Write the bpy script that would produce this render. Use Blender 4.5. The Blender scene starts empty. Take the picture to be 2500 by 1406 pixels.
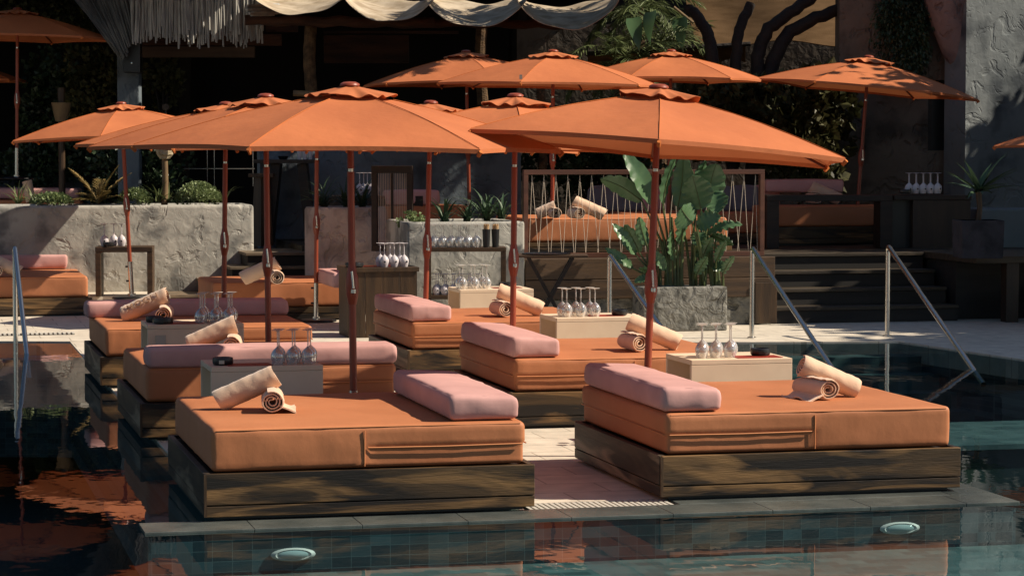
import bpy, bmesh, math, random
from mathutils import Vector, Matrix, noise
S = bpy.context.scene
COL = S.collection
R = math.radians
random.seed(7)
# ------------------------------------------------------------ camera, sky, sun, exposure
W_, F_, HC, HOR = 2500.0, 6200.0, 2.10, 355.0
PITCH = math.atan((703 - HOR) / F_)
cam = bpy.data.cameras.new("camera"); camo = bpy.data.objects.new("camera", cam); COL.objects.link(camo)
cam.sensor_width = 36; cam.lens = F_ / W_ * 36; cam.clip_end = 400; cam.clip_start = 0.1
camo.location = (0, 0, HC); camo.rotation_euler = (math.pi / 2 - PITCH, 0, 0)
S.camera = camo
SUN_EL = 41
wd = bpy.data.worlds.new("World"); S.world = wd; wd.use_nodes = True
nt = wd.node_tree
bg = nt.nodes["Background"]; sky = nt.nodes.new("ShaderNodeTexSky"); sky.sky_type = 'NISHITA'; sky.sun_disc = False
sky.sun_elevation = R(SUN_EL); sky.sun_rotation = R(92); sky.altitude = 0; sky.air_density = 1.0; sky.dust_density = 0.6
nt.links.new(sky.outputs[0], bg.inputs[0]); bg.inputs[1].default_value = 0.05
sl = bpy.data.lights.new("sun", 'SUN'); sl.energy = 5.0; sl.angle = R(0.53); sl.color = (1.0, 0.87, 0.70)
slo = bpy.data.objects.new("sun", sl); COL.objects.link(slo); slo.rotation_euler = (0, R(90 - SUN_EL), R(-2)); slo.location = (20, 10, 20)
S.view_settings.view_transform = 'Standard'; S.view_settings.look = 'None'; S.view_settings.exposure = 0.52; S.view_settings.gamma = 1
S.render.engine = 'CYCLES'
S.cycles.max_bounces = 8; S.cycles.transparent_max_bounces = 16; S.cycles.transmission_bounces = 8
S.cycles.caustics_refractive = False; S.cycles.caustics_reflective = False
# ------------------------------------------------------------ geometry of the view
CP, SP = math.cos(PITCH), math.sin(PITCH)
def ray(u, v):
    x = (u - 1250) / F_; z = (703 - v) / F_
    return Vector((x, CP + z * SP, -SP + z * CP))
def G(u, v, z=0.0):                       # point of horizontal plane z seen at a pixel
    d = ray(u, v); t = (z - HC) / d.z
    return Vector((d.x * t, d.y * t, z))
def D(u, v, Y):                           # point at distance Y
    d = ray(u, v); t = Y / d.y
    return Vector((d.x * t, Y, HC + d.z * t))
TH = R(13.6); CT, ST = math.cos(TH), math.sin(TH)
def L2W(u, v, z=0.0): return Vector((u * CT - v * ST, u * ST + v * CT, z))
def W2L(p): return Vector((p.x * CT + p.y * ST, -p.x * ST + p.y * CT, p.z))
# ------------------------------------------------------------ mesh helpers
class MB:
    def __init__(s): s.v = []; s.f = []
    def add(s, vs, fs):
        n = len(s.v); s.v += [tuple(p) for p in vs]; s.f += [tuple(i + n for i in f) for f in fs]; return s
    def box(s, x0, x1, y0, y1, z0, z1, M=None):
        vs = [Vector(p) for p in ((x0,y0,z0),(x1,y0,z0),(x1,y1,z0),(x0,y1,z0),(x0,y0,z1),(x1,y0,z1),(x1,y1,z1),(x0,y1,z1))]
        if M is not None: vs = [M @ p for p in vs]
        return s.add(vs, ((0,3,2,1),(4,5,6,7),(0,1,5,4),(1,2,6,5),(2,3,7,6),(3,0,4,7)))
    def path(s, pts, r, n=8, cap=True, sq=1.0):
        pts = [Vector(p) for p in pts]; k = len(pts)
        rs = r if isinstance(r, (list, tuple)) else [r] * k
        t0 = (pts[1] - pts[0]).normalized(); a = Vector((0, 0, 1)) if abs(t0.z) < .9 else Vector((1, 0, 0))
        nrm = t0.cross(a).normalized(); base = len(s.v)
        for i, p in enumerate(pts):
            if i == 0: t = t0
            elif i == k - 1: t = (pts[i] - pts[i-1]).normalized()
            else: t = ((pts[i+1] - p).normalized() + (p - pts[i-1]).normalized()).normalized()
            nrm = (nrm - t * nrm.dot(t)).normalized(); b = t.cross(nrm)
            for j in range(n):
                q = 2 * math.pi * j / n
                s.v.append(tuple(p + (nrm * math.cos(q) + b * math.sin(q) * sq) * rs[i]))
        for i in range(k - 1):
            for j in range(n):
                a0 = base + i * n + j; a1 = base + i * n + (j + 1) % n
                s.f.append((a0, a1, a1 + n, a0 + n))
        if cap:
            s.f.append(tuple(base + j for j in range(n))[::-1]); s.f.append(tuple(base + (k - 1) * n + j for j in range(n)))
        return s
    def lathe(s, prof, n=20, o=(0, 0, 0), cap=True):
        base = len(s.v); o = Vector(o)
        for r, z in prof:
            for j in range(n):
                q = 2 * math.pi * j / n; s.v.append((o.x + r * math.cos(q), o.y + r * math.sin(q), o.z + z))
        k = len(prof)
        for i in range(k - 1):
            for j in range(n):
                a0 = base + i * n + j; a1 = base + i * n + (j + 1) % n
                s.f.append((a0, a1, a1 + n, a0 + n))
        if cap:
            s.f.append(tuple(base + j for j in range(n))[::-1]); s.f.append(tuple(base + (k - 1) * n + j for j in range(n)))
        return s
    def grid(s, P, nu, nv):
        base = len(s.v)
        for i in range(nu + 1):
            for j in range(nv + 1): s.v.append(tuple(P(i / nu, j / nv)))
        for i in range(nu):
            for j in range(nv):
                a = base + i * (nv + 1) + j; s.f.append((a, a + nv + 1, a + nv + 2, a + 1))
        return s
    def build(s, name, m, parent=None, smooth=False, bevel=0.0, seg=2, loc=None, rot=None, thick=0.0, weld=0.0, kind=None):
        me = bpy.data.meshes.new(name); me.from_pydata(s.v, [], s.f)
        bm = bmesh.new(); bm.from_mesh(me)
        if weld: bmesh.ops.remove_doubles(bm, verts=bm.verts, dist=weld)
        if bevel:
            ed = [e for e in bm.edges if len(e.link_faces) == 2 and e.calc_face_angle(0) > .5]
            bmesh.ops.bevel(bm, geom=ed, offset=bevel, segments=seg, affect='EDGES', profile=.6)
        if thick: bmesh.ops.solidify(bm, geom=bm.faces[:], thickness=thick)
        bmesh.ops.recalc_face_normals(bm, faces=bm.faces)
        bm.to_mesh(me); bm.free()
        if smooth:
            for p in me.polygons: p.use_smooth = True
            try: me.set_sharp_from_angle(angle=R(40))
            except Exception: pass
        if m is not None: me.materials.append(m)
        o = bpy.data.objects.new(name, me); COL.objects.link(o)
        if parent is not None: o.parent = parent
        if loc is not None: o.location = loc
        if rot is not None: o.rotation_euler = rot if hasattr(rot, '__len__') else (0, 0, rot)
        if kind: o['kind'] = kind
        return o
def tag(o, label=None, cat=None, group=None):
    if label: o['label'] = label
    if cat: o['category'] = cat
    if group: o['group'] = group
    return o
def thing(name, label, cat, loc=(0, 0, 0), rz=0.0, group=None):
    o = bpy.data.objects.new(name, None); COL.objects.link(o); o.location = loc
    o.rotation_euler = (0, 0, rz); o.empty_display_size = .1
    return tag(o, label, cat, group)
KIDS = {}
def copy_tree(o, parent=None):
    c = o.copy(); COL.objects.link(c)
    if parent is not None: c.parent = parent
    for ch in [x for x in COL.objects if x.parent == o]: copy_tree(ch, c)
    return c
def clone(o, label, loc, rz=None, group=None):
    kids = {}
    for x in COL.objects:
        if x.parent: kids.setdefault(x.parent.name, []).append(x)
    def rec(q, par):
        c = q.copy(); COL.objects.link(c)
        if par is not None: c.parent = par
        for ch in kids.get(q.name, []): rec(ch, c)
        return c
    c = rec(o, None); c.location = loc; c['label'] = label
    if rz is not None: c.rotation_euler = (0, 0, rz)
    if group: c['group'] = group
    return c
# ------------------------------------------------------------ materials
def mat(name, c1, c2=None, rough=.6, scale=4, stretch=(1, 1, 1), bump=0, bscale=30, bstr=(1,1,1), metal=0, spec=.4, lo=.35, hi=.65, c3=None, s3=1.2, rnd=False, sheen=0, bdist=.01, trans=0, w3=.5, dis=0):
    m = bpy.data.materials.new(name); m.use_nodes = True; n = m.node_tree.nodes; l = m.node_tree.links
    p = n["Principled BSDF"]; p.inputs["Roughness"].default_value = rough; p.inputs["Metallic"].default_value = metal
    p.inputs["Specular IOR Level"].default_value = spec; p.inputs["Base Color"].default_value = (*c1, 1)
    if sheen: p.inputs["Sheen Weight"].default_value = sheen
    tc = n.new("ShaderNodeTexCoord"); co = tc.outputs["Object"]
    if rnd:
        oi = n.new("ShaderNodeObjectInfo"); va = n.new("ShaderNodeVectorMath"); va.operation = 'MULTIPLY_ADD'
        va.inputs[1].default_value = (1, 1, 1); cv = n.new("ShaderNodeVectorMath"); cv.operation = 'SCALE'; cv.inputs[0].default_value = (31, 17, 23)
        l.new(oi.outputs["Random"], cv.inputs["Scale"]); l.new(co, va.inputs[0]); l.new(cv.outputs[0], va.inputs[2]); co = va.outputs[0]
    def nz(sc, st, det=6):
        mp = n.new("ShaderNodeMapping"); mp.inputs["Scale"].default_value = st; l.new(co, mp.inputs[0])
        t = n.new("ShaderNodeTexNoise"); t.inputs["Scale"].default_value = sc; t.inputs["Detail"].default_value = det; t.inputs["Distortion"].default_value = dis; l.new(mp.outputs[0], t.inputs[0]); return t.outputs[0]
    def rng(o, a, b):
        q = n.new("ShaderNodeMapRange"); q.inputs[1].default_value = a; q.inputs[2].default_value = b; l.new(o, q.inputs[0]); return q.outputs[0]
    out = None
    if c2:
        mx = n.new("ShaderNodeMix"); mx.data_type = 'RGBA'; mx.inputs[6].default_value = (*c1, 1); mx.inputs[7].default_value = (*c2, 1)
        l.new(rng(nz(scale, stretch), lo, hi), mx.inputs[0]); out = mx.outputs[2]
        if c3:
            m2 = n.new("ShaderNodeMix"); m2.data_type = 'RGBA'; m2.inputs[7].default_value = (*c3, 1)
            r_ = rng(nz(s3, stretch, 4), .5, .5 + w3 * .3); l.new(r_, m2.inputs[0]); l.new(out, m2.inputs[6]); out = m2.outputs[2]
        l.new(out, p.inputs["Base Color"])
    if bump:
        b = n.new("ShaderNodeBump"); b.inputs["Strength"].default_value = bump; b.inputs["Distance"].default_value = bdist
        l.new(nz(bscale, bstr, 8), b.inputs["Height"]); l.new(b.outputs[0], p.inputs["Normal"])
    if trans:
        tr = n.new("ShaderNodeBsdfTranslucent"); ms = n.new("ShaderNodeMixShader"); ms.inputs[0].default_value = trans
        if out: l.new(out, tr.inputs[0])
        else: tr.inputs[0].default_value = (*c1, 1)
        l.new(p.outputs[0], ms.inputs[1]); l.new(tr.outputs[0], ms.inputs[2]); l.new(ms.outputs[0], n["Material Output"].inputs[0])
    return m
M = {}
M['canvas'] = mat('canvas_orange', (.565,.185,.072), (.48,.152,.060), rough=.7, scale=1.5, bump=.35, bscale=7, spec=.25, trans=.12, rnd=True, bdist=.02)
M['trim'] = mat('canvas_trim', (.55,.17,.05), rough=.8, spec=.1)
M['pole'] = mat('pole_red_brown', (.28,.060,.026), (.21,.042,.020), rough=.38, scale=3, stretch=(1,1,.2), spec=.5)
M['rib'] = mat('rib_wood', (.13,.03,.015), rough=.5)
M['chrome'] = mat('brushed_steel', (.62,.60,.57), rough=.22, metal=1)
M['black'] = mat('black_metal', (.008,.009,.011), rough=.35, spec=.5)
M['blackpl'] = mat('black_plastic', (.012,.012,.014), (.02,.02,.02), rough=.3)
M['cushion'] = mat('cushion_orange', (.50,.190,.082), (.41,.150,.062), rough=.62, scale=1.6, bump=.5, bscale=5, spec=.35, rnd=True, bdist=.012, bstr=(1,1,.7))
M['piping'] = mat('cushion_piping', (.58,.22,.085), rough=.7)
M['pink'] = mat('pillow_pink', (.58,.33,.305), (.50,.28,.26), rough=.8, scale=3, bump=.35, bscale=9, spec=.2, rnd=True, bdist=.01)
M['towel'] = mat('towel_beige', (.70,.49,.345), (.67,.46,.32), rough=.95, scale=12, bump=.5, bscale=120, spec=.1, sheen=.35, rnd=True, bdist=.003)
M['table'] = mat('table_cream', (.82,.64,.46), (.77,.59,.42), rough=.5, scale=6, spec=.35, rnd=True)
M['menu'] = mat('menu_red', (.33,.045,.025), (.28,.035,.02), rough=.45)
WOODX = (.55,3.0,3.6)
M['wood_x'] = mat('stained_wood_front', (.060,.036,.016), (.010,.007,.005), rough=.48, scale=1.5, stretch=WOODX, c3=(.22,.125,.05), s3=1.9, bump=.3, bscale=7, bstr=(.8,7,9), rnd=True, lo=.42, hi=.56, dis=1.3)
M['wood_y'] = mat('stained_wood_side', (.055,.038,.024), (.013,.009,.007), rough=.5, scale=2.6, stretch=(3.2,.5,3.8), c3=(.24,.19,.13), s3=1.5, bump=.25, bscale=6, bstr=(7,.7,9), rnd=True, lo=.38, hi=.6, dis=1.2)
M['wood_z'] = mat('brown_wood_upright', (.062,.034,.015), (.028,.016,.008), rough=.5, scale=3, stretch=(4,4,.5), bump=.3, bscale=10, bstr=(9,9,1), rnd=True)
M['wood_dark'] = mat('dark_wood', (.022,.013,.008), (.010,.007,.005), rough=.55, scale=3, stretch=(.5,3,4), bump=.3, bscale=10, bstr=(1,8,8), rnd=True)
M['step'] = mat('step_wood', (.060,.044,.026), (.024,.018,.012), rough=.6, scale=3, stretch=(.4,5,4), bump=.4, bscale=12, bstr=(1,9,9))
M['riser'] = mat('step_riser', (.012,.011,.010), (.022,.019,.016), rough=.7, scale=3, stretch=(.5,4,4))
M['frame_red'] = mat('reddish_frame_wood', (.13,.055,.035), (.08,.035,.024), rough=.4, scale=3, stretch=(.4,3,3), rnd=True)
M['cord'] = mat('pale_cord', (.55,.47,.38), rough=.7)
M['log'] = mat('log_bark', (.075,.030,.014), (.03,.014,.008), rough=.8, scale=3, stretch=(.5,3,3), bump=.8, bscale=8, bstr=(1,5,5), bdist=.03)
M['palmpost'] = mat('palm_post', (.17,.10,.045), (.06,.036,.018), rough=.85, scale=9, bump=1, bscale=30, bstr=(1,1,3), bdist=.03)
M['branch'] = mat('dark_branch', (.020,.014,.010), (.010,.007,.006), rough=.8, scale=6, bump=.8, bscale=14, bdist=.03)
M['reed'] = mat('grey_reed', (.42,.41,.37), (.25,.245,.23), rough=.75, scale=8, stretch=(1,1,.4))
M['burlap'] = mat('burlap_cloth', (.23,.145,.078), (.16,.10,.052), rough=.9, scale=3, stretch=(1,1,5), bump=.6, bscale=70, spec=.05, trans=.5)
M['sail'] = mat('sail_canvas', (.56,.48,.37), (.34,.27,.19), rough=.85, scale=4, bump=.4, bscale=30, spec=.1, trans=.10)
M['soil'] = mat('soil', (.02,.014,.010), (.035,.025,.018), rough=.9, scale=20, bump=.8)
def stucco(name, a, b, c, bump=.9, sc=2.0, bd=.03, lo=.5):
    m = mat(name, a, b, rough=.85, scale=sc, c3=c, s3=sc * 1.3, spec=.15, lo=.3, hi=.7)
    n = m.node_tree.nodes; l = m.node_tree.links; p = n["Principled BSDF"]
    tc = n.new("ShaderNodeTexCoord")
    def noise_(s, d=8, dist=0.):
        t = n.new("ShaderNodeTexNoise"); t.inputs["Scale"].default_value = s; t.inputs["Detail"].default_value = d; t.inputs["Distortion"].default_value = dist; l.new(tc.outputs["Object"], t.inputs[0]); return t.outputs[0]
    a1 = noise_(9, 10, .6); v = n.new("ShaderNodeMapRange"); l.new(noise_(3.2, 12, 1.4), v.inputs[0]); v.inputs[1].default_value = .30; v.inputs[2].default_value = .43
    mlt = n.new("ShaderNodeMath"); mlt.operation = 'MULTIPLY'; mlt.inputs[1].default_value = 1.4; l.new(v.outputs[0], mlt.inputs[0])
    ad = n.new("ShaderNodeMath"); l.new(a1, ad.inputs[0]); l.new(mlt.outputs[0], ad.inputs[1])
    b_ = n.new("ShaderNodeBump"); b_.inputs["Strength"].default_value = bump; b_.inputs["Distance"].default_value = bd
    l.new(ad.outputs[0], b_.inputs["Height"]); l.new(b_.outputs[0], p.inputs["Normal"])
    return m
M['concrete'] = stucco('grey_stucco', (.45,.435,.385), (.31,.305,.275), (.17,.17,.16), bump=.6, bd=.022)
M['concrete2'] = stucco('planter_stucco', (.25,.245,.22), (.16,.16,.145), (.11,.11,.10), bump=1.0, sc=5, bd=.06)
M['shade_blue_wall'] = stucco('shade_tinted_plaster', (.15,.18,.205), (.105,.13,.15), (.06,.07,.08), sc=1.1, bd=.015)  # blue of sky-lit shade put into the plaster colour
M['brownwall'] = stucco('brown_plaster', (.19,.155,.12), (.12,.10,.08), (.07,.06,.05), sc=1.3, bd=.03)
M['darkwall'] = mat('dark_interior', (.010,.009,.009), (.016,.013,.012), rough=.9, scale=1)  # near-black colour keeps the bar interior in shade under the sky light
M['pillowgrey'] = mat('grey_cushion', (.16,.17,.19), (.12,.12,.14), rough=.8, scale=4)
M['vase'] = mat('clay_bucket', (.20,.13,.06), (.14,.09,.045), rough=.7, scale=6)
M['stone'] = stucco('pale_stone', (.50,.42,.28), (.40,.33,.22), (.3,.25,.17), sc=9)
M['wet'] = mat('wet_grey_coping', (.075,.085,.080), (.12,.13,.12), rough=.22, scale=5, bump=.25, bscale=25, spec=.5, c3=(.05,.06,.06))
M['grate'] = mat('grate_bars', (.55,.52,.46), rough=.5)
M['white'] = mat('white_fixture', (.92,.86,.80), (.88,.83,.78), rough=.5)
M['lens'] = mat('light_lens', (.45,.58,.58), rough=.1)
M['paper'] = mat('pale_card', (.52,.45,.36), rough=.6)
def leafmat(name, a, b, tr=.25, rough=.45, spec=.4):
    return mat(name, a, b, rough=rough, scale=3, trans=tr, spec=spec, rnd=True)
M['leaf_dark'] = leafmat('dark_leaf', (.034,.060,.026), (.016,.030,.014), .1)
M['leaf_olive'] = leafmat('olive_leaf', (.085,.082,.032), (.020,.024,.009), .1, .5, .2)
M['leaf_box'] = leafmat('boxwood_leaf', (.26,.32,.15), (.13,.18,.07), .2)
M['leaf_ban'] = leafmat('paddle_leaf', (.13,.235,.11), (.08,.16,.075), .25, .32, .5)
M['leaf_straw'] = leafmat('straw_frond', (.30,.21,.08), (.12,.10,.03), .2)
M['leaf_palm'] = leafmat('palm_leaflet', (.18,.22,.09), (.06,.085,.03), .25)
M['leaf_agave'] = leafmat('agave_leaf', (.07,.12,.06), (.04,.075,.04), .1)
M['stem'] = mat('green_stem', (.10,.13,.04), (.05,.07,.03), rough=.5, scale=8)
def glassmat(name, col, rough=0.0, mixdif=0, dif=(.8,.8,.8)):
    m = bpy.data.materials.new(name); m.use_nodes = True; n = m.node_tree.nodes; l = m.node_tree.links; n.remove(n["Principled BSDF"])
    tr = n.new("ShaderNodeBsdfTransparent"); tr.inputs[0].default_value = (*col, 1)
    gl = n.new("ShaderNodeBsdfGlossy"); gl.inputs["Roughness"].default_value = .06 + rough; gl.inputs[0].default_value = (1,1,1,1)
    lw = n.new("ShaderNodeLayerWeight"); lw.inputs[0].default_value = .35
    mr = n.new("ShaderNodeMapRange"); mr.inputs[3].default_value = .09; mr.inputs[4].default_value = .85; l.new(lw.outputs["Facing"], mr.inputs[0])
    mx = n.new("ShaderNodeMixShader"); l.new(mr.outputs[0], mx.inputs[0]); l.new(tr.outputs[0], mx.inputs[1]); l.new(gl.outputs[0], mx.inputs[2])
    o = mx.outputs[0]
    df = n.new("ShaderNodeBsdfDiffuse"); df.inputs[0].default_value = (*dif, 1)
    m2 = n.new("ShaderNodeMixShader"); l.new(o, m2.inputs[1]); l.new(df.outputs[0], m2.inputs[2])
    if mixdif: m2.inputs[0].default_value = mixdif
    else:
        m3 = n.new("ShaderNodeMapRange"); m3.inputs[1].default_value = .3; m3.inputs[3].default_value = .12; m3.inputs[4].default_value = .75; l.new(lw.outputs["Facing"], m3.inputs[0]); l.new(m3.outputs[0], m2.inputs[0])  # pale diffuse mixed in towards the edges in place of highlights
    l.new(m2.outputs[0], n["Material Output"].inputs[0]); return m
M['glass'] = glassmat('clear_glass', (.95,.95,.94), 0, 0, (.75,.72,.70))
M['glass_stem'] = glassmat('clear_glass_stem', (.9,.9,.88), .1, .38, (.82,.78,.74))
M['glass_w'] = glassmat('milky_plastic_glass', (.9,.9,.9), .15, .85, (.62,.58,.60))
# water: fresnel mirror over tinted transparent body
def watermat():
    m = bpy.data.materials.new('pool_water'); m.use_nodes = True; n = m.node_tree.nodes; l = m.node_tree.links; n.remove(n["Principled BSDF"])
    tc = n.new("ShaderNodeTexCoord"); mp = n.new("ShaderNodeMapping"); mp.inputs["Scale"].default_value = (1.0, .55, 1)
    l.new(tc.outputs["Object"], mp.inputs[0]); t = n.new("ShaderNodeTexNoise"); t.inputs["Scale"].default_value = 3.0; t.inputs["Detail"].default_value = 3; l.new(mp.outputs[0], t.inputs[0])
    b = n.new("ShaderNodeBump"); b.inputs["Strength"].default_value = .11; b.inputs["Distance"].default_value = .014; l.new(t.outputs[0], b.inputs["Height"])
    tr = n.new("ShaderNodeBsdfTransparent"); tr.inputs[0].default_value = (.68,.84,.87,1)
    gl = n.new("ShaderNodeBsdfGlossy"); gl.inputs["Roughness"].default_value = .012; l.new(b.outputs[0], gl.inputs["Normal"])
    ge = n.new("ShaderNodeNewGeometry"); dt = n.new("ShaderNodeVectorMath"); dt.operation = 'DOT_PRODUCT'; l.new(ge.outputs["Incoming"], dt.inputs[0]); l.new(b.outputs[0], dt.inputs[1])
    ab = n.new("ShaderNodeMath"); ab.operation = 'ABSOLUTE'; l.new(dt.outputs["Value"], ab.inputs[0]); om = n.new("ShaderNodeMath"); om.operation = 'SUBTRACT'; om.inputs[0].default_value = 1; l.new(ab.outputs[0], om.inputs[1])
    p5 = n.new("ShaderNodeMath"); p5.operation = 'POWER'; p5.inputs[1].default_value = 5; l.new(om.outputs[0], p5.inputs[0]); fr = n.new("ShaderNodeMath"); fr.operation = 'MULTIPLY_ADD'; fr.inputs[1].default_value = .95; fr.inputs[2].default_value = .02; l.new(p5.outputs[0], fr.inputs[0])
    mx = n.new("ShaderNodeMixShader"); pw = n.new('ShaderNodeMath'); pw.operation = 'POWER'; pw.inputs[1].default_value = 1.0; l.new(fr.outputs[0], pw.inputs[0]); ml = n.new('ShaderNodeMath'); ml.operation = 'MULTIPLY'; ml.inputs[1].default_value = 1.0; ml.use_clamp = True; l.new(pw.outputs[0], ml.inputs[0]); l.new(ml.outputs[0], mx.inputs[0]); l.new(tr.outputs[0], mx.inputs[1]); l.new(gl.outputs[0], mx.inputs[2])
    l.new(mx.outputs[0], n["Material Output"].inputs[0]); return m
M['water'] = watermat()
def brickmat(name, a, b, mort, bw, bh, mw=.004, rough=.5, vert=False, cs=0., bump=.2, bias=0., off=.5, c3=None):
    m = bpy.data.materials.new(name); m.use_nodes = True; n = m.node_tree.nodes; l = m.node_tree.links; p = n["Principled BSDF"]
    p.inputs["Roughness"].default_value = rough
    tc = n.new("ShaderNodeTexCoord"); mp = n.new("ShaderNodeMapping")
    if vert: mp.inputs["Rotation"].default_value = (R(90), 0, 0)
    l.new(tc.outputs["Object"], mp.inputs[0]); t = n.new("ShaderNodeTexBrick"); l.new(mp.outputs[0], t.inputs[0])
    t.inputs["Scale"].default_value = 1; t.inputs["Brick Width"].default_value = bw; t.inputs["Row Height"].default_value = bh; t.inputs["Mortar Size"].default_value = mw
    t.inputs["Color1"].default_value = (*a, 1); t.inputs["Color2"].default_value = (*b, 1); t.inputs["Mortar"].default_value = (*mort, 1); t.inputs["Bias"].default_value = bias; t.offset = off
    ns = n.new("ShaderNodeTexNoise"); ns.inputs["Scale"].default_value = 6; ns.inputs["Detail"].default_value = 8; l.new(tc.outputs["Object"], ns.inputs[0])
    hs = n.new("ShaderNodeMix"); hs.data_type = 'RGBA'; hs.blend_type = 'MULTIPLY'; hs.inputs[0].default_value = 1; l.new(t.outputs[0], hs.inputs[6])
    cr = n.new("ShaderNodeMapRange"); cr.inputs[1].default_value = .3; cr.inputs[2].default_value = .7; cr.inputs[3].default_value = .78; cr.inputs[4].default_value = 1.06; l.new(ns.outputs[0], cr.inputs[0]); l.new(cr.outputs[0], hs.inputs[7])
    l.new(hs.outputs[2], p.inputs["Base Color"])
    bm_ = n.new("ShaderNodeBump"); bm_.inputs["Strength"].default_value = bump; bm_.inputs["Distance"].default_value = .004; bm_.invert = True; l.new(t.outputs["Fac"], bm_.inputs["Height"]); l.new(bm_.outputs[0], p.inputs["Normal"])
    return m
M['deck'] = brickmat('travertine_deck', (.72,.65,.54), (.66,.59,.485), (.40,.35,.28), .6, .4, .006, rough=.55)
M['tilev'] = brickmat('slate_tile_wall', (.016,.045,.058), (.10,.18,.20), (.13,.19,.195), .11, .058, .0018, rough=.4, vert=True, bias=-.3, off=0.0)
M['tileh'] = brickmat('slate_tile_floor', (.07,.13,.13), (.17,.26,.25), (.15,.22,.22), .16, .11, .003, rough=.4, bias=-.1)

M['wood_p'] = mat('retaining_board', (.085,.048,.023), (.035,.021,.012), rough=.55, scale=2.4, stretch=(.5,4,6), bump=.3, bscale=10, bstr=(1,8,9))
M['roundpl'] = stucco('warm_grey_stucco', (.52,.46,.41), (.40,.35,.31), (.28,.245,.22), sc=2, bd=.03)
M['fascia'] = mat('fascia_board', (.085,.05,.03), (.05,.03,.02), rough=.7, scale=3, stretch=(.4,4,4))
M['pinkwall'] = stucco('mauve_plaster', (.24,.19,.18), (.18,.14,.135), (.13,.10,.10), sc=1.5)
M['perf'] = mat('perforated_metal', (.30,.29,.27), (.42,.41,.38), rough=.5, scale=60, lo=.45, hi=.55)
M['wood_z2'] = mat('dim_cabinet_wood', (.035,.022,.014), (.02,.013,.009), rough=.5, scale=3, stretch=(4,4,.5), bump=.3, bscale=10, bstr=(9,9,1))
M['potdark'] = stucco('dark_pot', (.06,.055,.065), (.04,.04,.045), (.03,.03,.035), sc=4, bd=.01)
M['bluebench'] = mat('blue_grey_plaster', (.15,.19,.20), (.12,.15,.16), rough=.8, scale=2)
M['hill'] = mat('wooded_slope', (.012,.020,.010), (.030,.038,.018), rough=.9, scale=1.2, bump=1, bscale=3, bdist=.3)
M['floor_darkened'] = mat('darkened_pool_floor', (.010,.028,.030), (.016,.040,.042), rough=.5, scale=2)  # darkened to stand for light lost in the water
M['darkblue'] = stucco('dark_blue_plaster', (.20,.22,.225), (.14,.16,.17), (.05,.06,.07), sc=.9, bd=.02, bump=.6)
M['reed_shaded'] = mat('shaded_reed', (.13,.135,.13), (.07,.075,.075), rough=.8, scale=8, stretch=(1,1,.4))  # darker reed copy, shade of the slanting fringe put into its colour
M['straw'] = mat('wooden_stirrers', (.62,.43,.24), (.5,.33,.17), rough=.8, scale=20)
M['step_lit'] = mat('lit_step_tread', (.20,.15,.10), (.11,.085,.055), rough=.6, scale=4)  # paler copy of the step wood, lit tread edges put into its colour
# ============================================================ setting: pool, decks, terraces
def lbox(name, m, u0, u1, v0, v1, z0, z1, bevel=0, parent=None, kind=None):
    b = MB().box(u0, u1, v0, v1, z0, z1); return b.build(name, m, parent, bevel=bevel, rot=None if parent else TH, kind=kind)
def poly(name, m, pts, z0, z1, kind=None):
    n = len(pts); b = MB(); L = [W2L(p) for p in pts]
    vs = [(p.x, p.y, z0) for p in L] + [(p.x, p.y, z1) for p in L]
    fs = [tuple(range(n))[::-1], tuple(range(n, 2 * n))] + [(i, (i+1) % n, (i+1) % n + n, i + n) for i in range(n)]
    return b.add(vs, fs).build(name, m, rot=TH, kind=kind)
ST_ = 'structure'
gr = MB().box(-160, 160, -60, 260, -1.75, -1.70).build('ground', M['soil'], kind=ST_)
pf = lbox('pool_floor', M['floor_darkened'], -14, 26, 2, 30, -1.70, -1.68, kind=ST_)
# shallow ledge under the water round the island
lbox('pool_ledge', M['tileh'], 1.5, 11.5, 12.35, 13.74, -1.25, -.245, kind=ST_)
lbox('sunlit_floor_patch', M['tileh'], 6.95, 11.5, 18.6, 20.2, -.31, -.27, kind=ST_)  # added slab standing in for a sunlit patch of pool floor
lbox('sunlit_patch_base', M['floor_darkened'], 7.0, 11.5, 18.65, 20.15, -1.6, -.311, kind=ST_)  # dark body under the added slab, so only its top looks sunlit
UI0, UI1, VI0 = 1.28, 6.42, 13.78
wt = MB().grid(lambda a, b: (-14 + 40 * a, 2 + 27.9 * b, -.008), 4, 4).build('pool_water', M['water'], rot=TH, kind=ST_)
if wt.data.polygons[0].normal.z < 0: wt.data.flip_normals()
lbox('island_wall', M['tilev'], UI0 + .02, UI1 - .02, VI0 + .012, VI0 + .30, -1.25, -.024, kind=ST_)
lbox('island_block', M['tilev'], 1.80, UI1 - .02, VI0 + .31, 31, -1.25, -.042, kind=ST_)
# coping slabs
cp = MB(); x = UI0
while x < UI1 - .05:
    x2 = min(x + .60, UI1); cp.box(x + .0006, x2 - .0006, VI0, VI0 + .355, -.022, .003); x = x2
cp.box(4.43, UI1 - .285, VI0 + .358, VI0 + .60, -.04, .004)
y = VI0 + .358
while y < 26:
    cp.box(UI1 - .28, UI1, y + .0006, y + .5994, -.022, .003); y += .6
cp.build('pool_coping', M['wet'], rot=TH, bevel=.0025, seg=1, kind=ST_)
lbox('pool_deck', M['deck'], 1.78, UI1 - .282, VI0 + .61, 31, -.041, .0, kind=ST_)
# back deck with its oblique right edge
bd = [G(-900, 830), G(1250, 838), G(2195, 834), G(2500, 878), G(3300, 985), Vector((14, 30, 0)), Vector((14, 40, 0)), Vector((-14, 40, 0)), Vector((-14, 28, 0))]
poly('back_deck', M['deck'], bd, -.20, .004, kind=ST_)
poly('back_pool_wall', M['tilev'], [p + Vector((0, .03, 0)) for p in bd], -1.25, -.201, kind=ST_)
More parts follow.
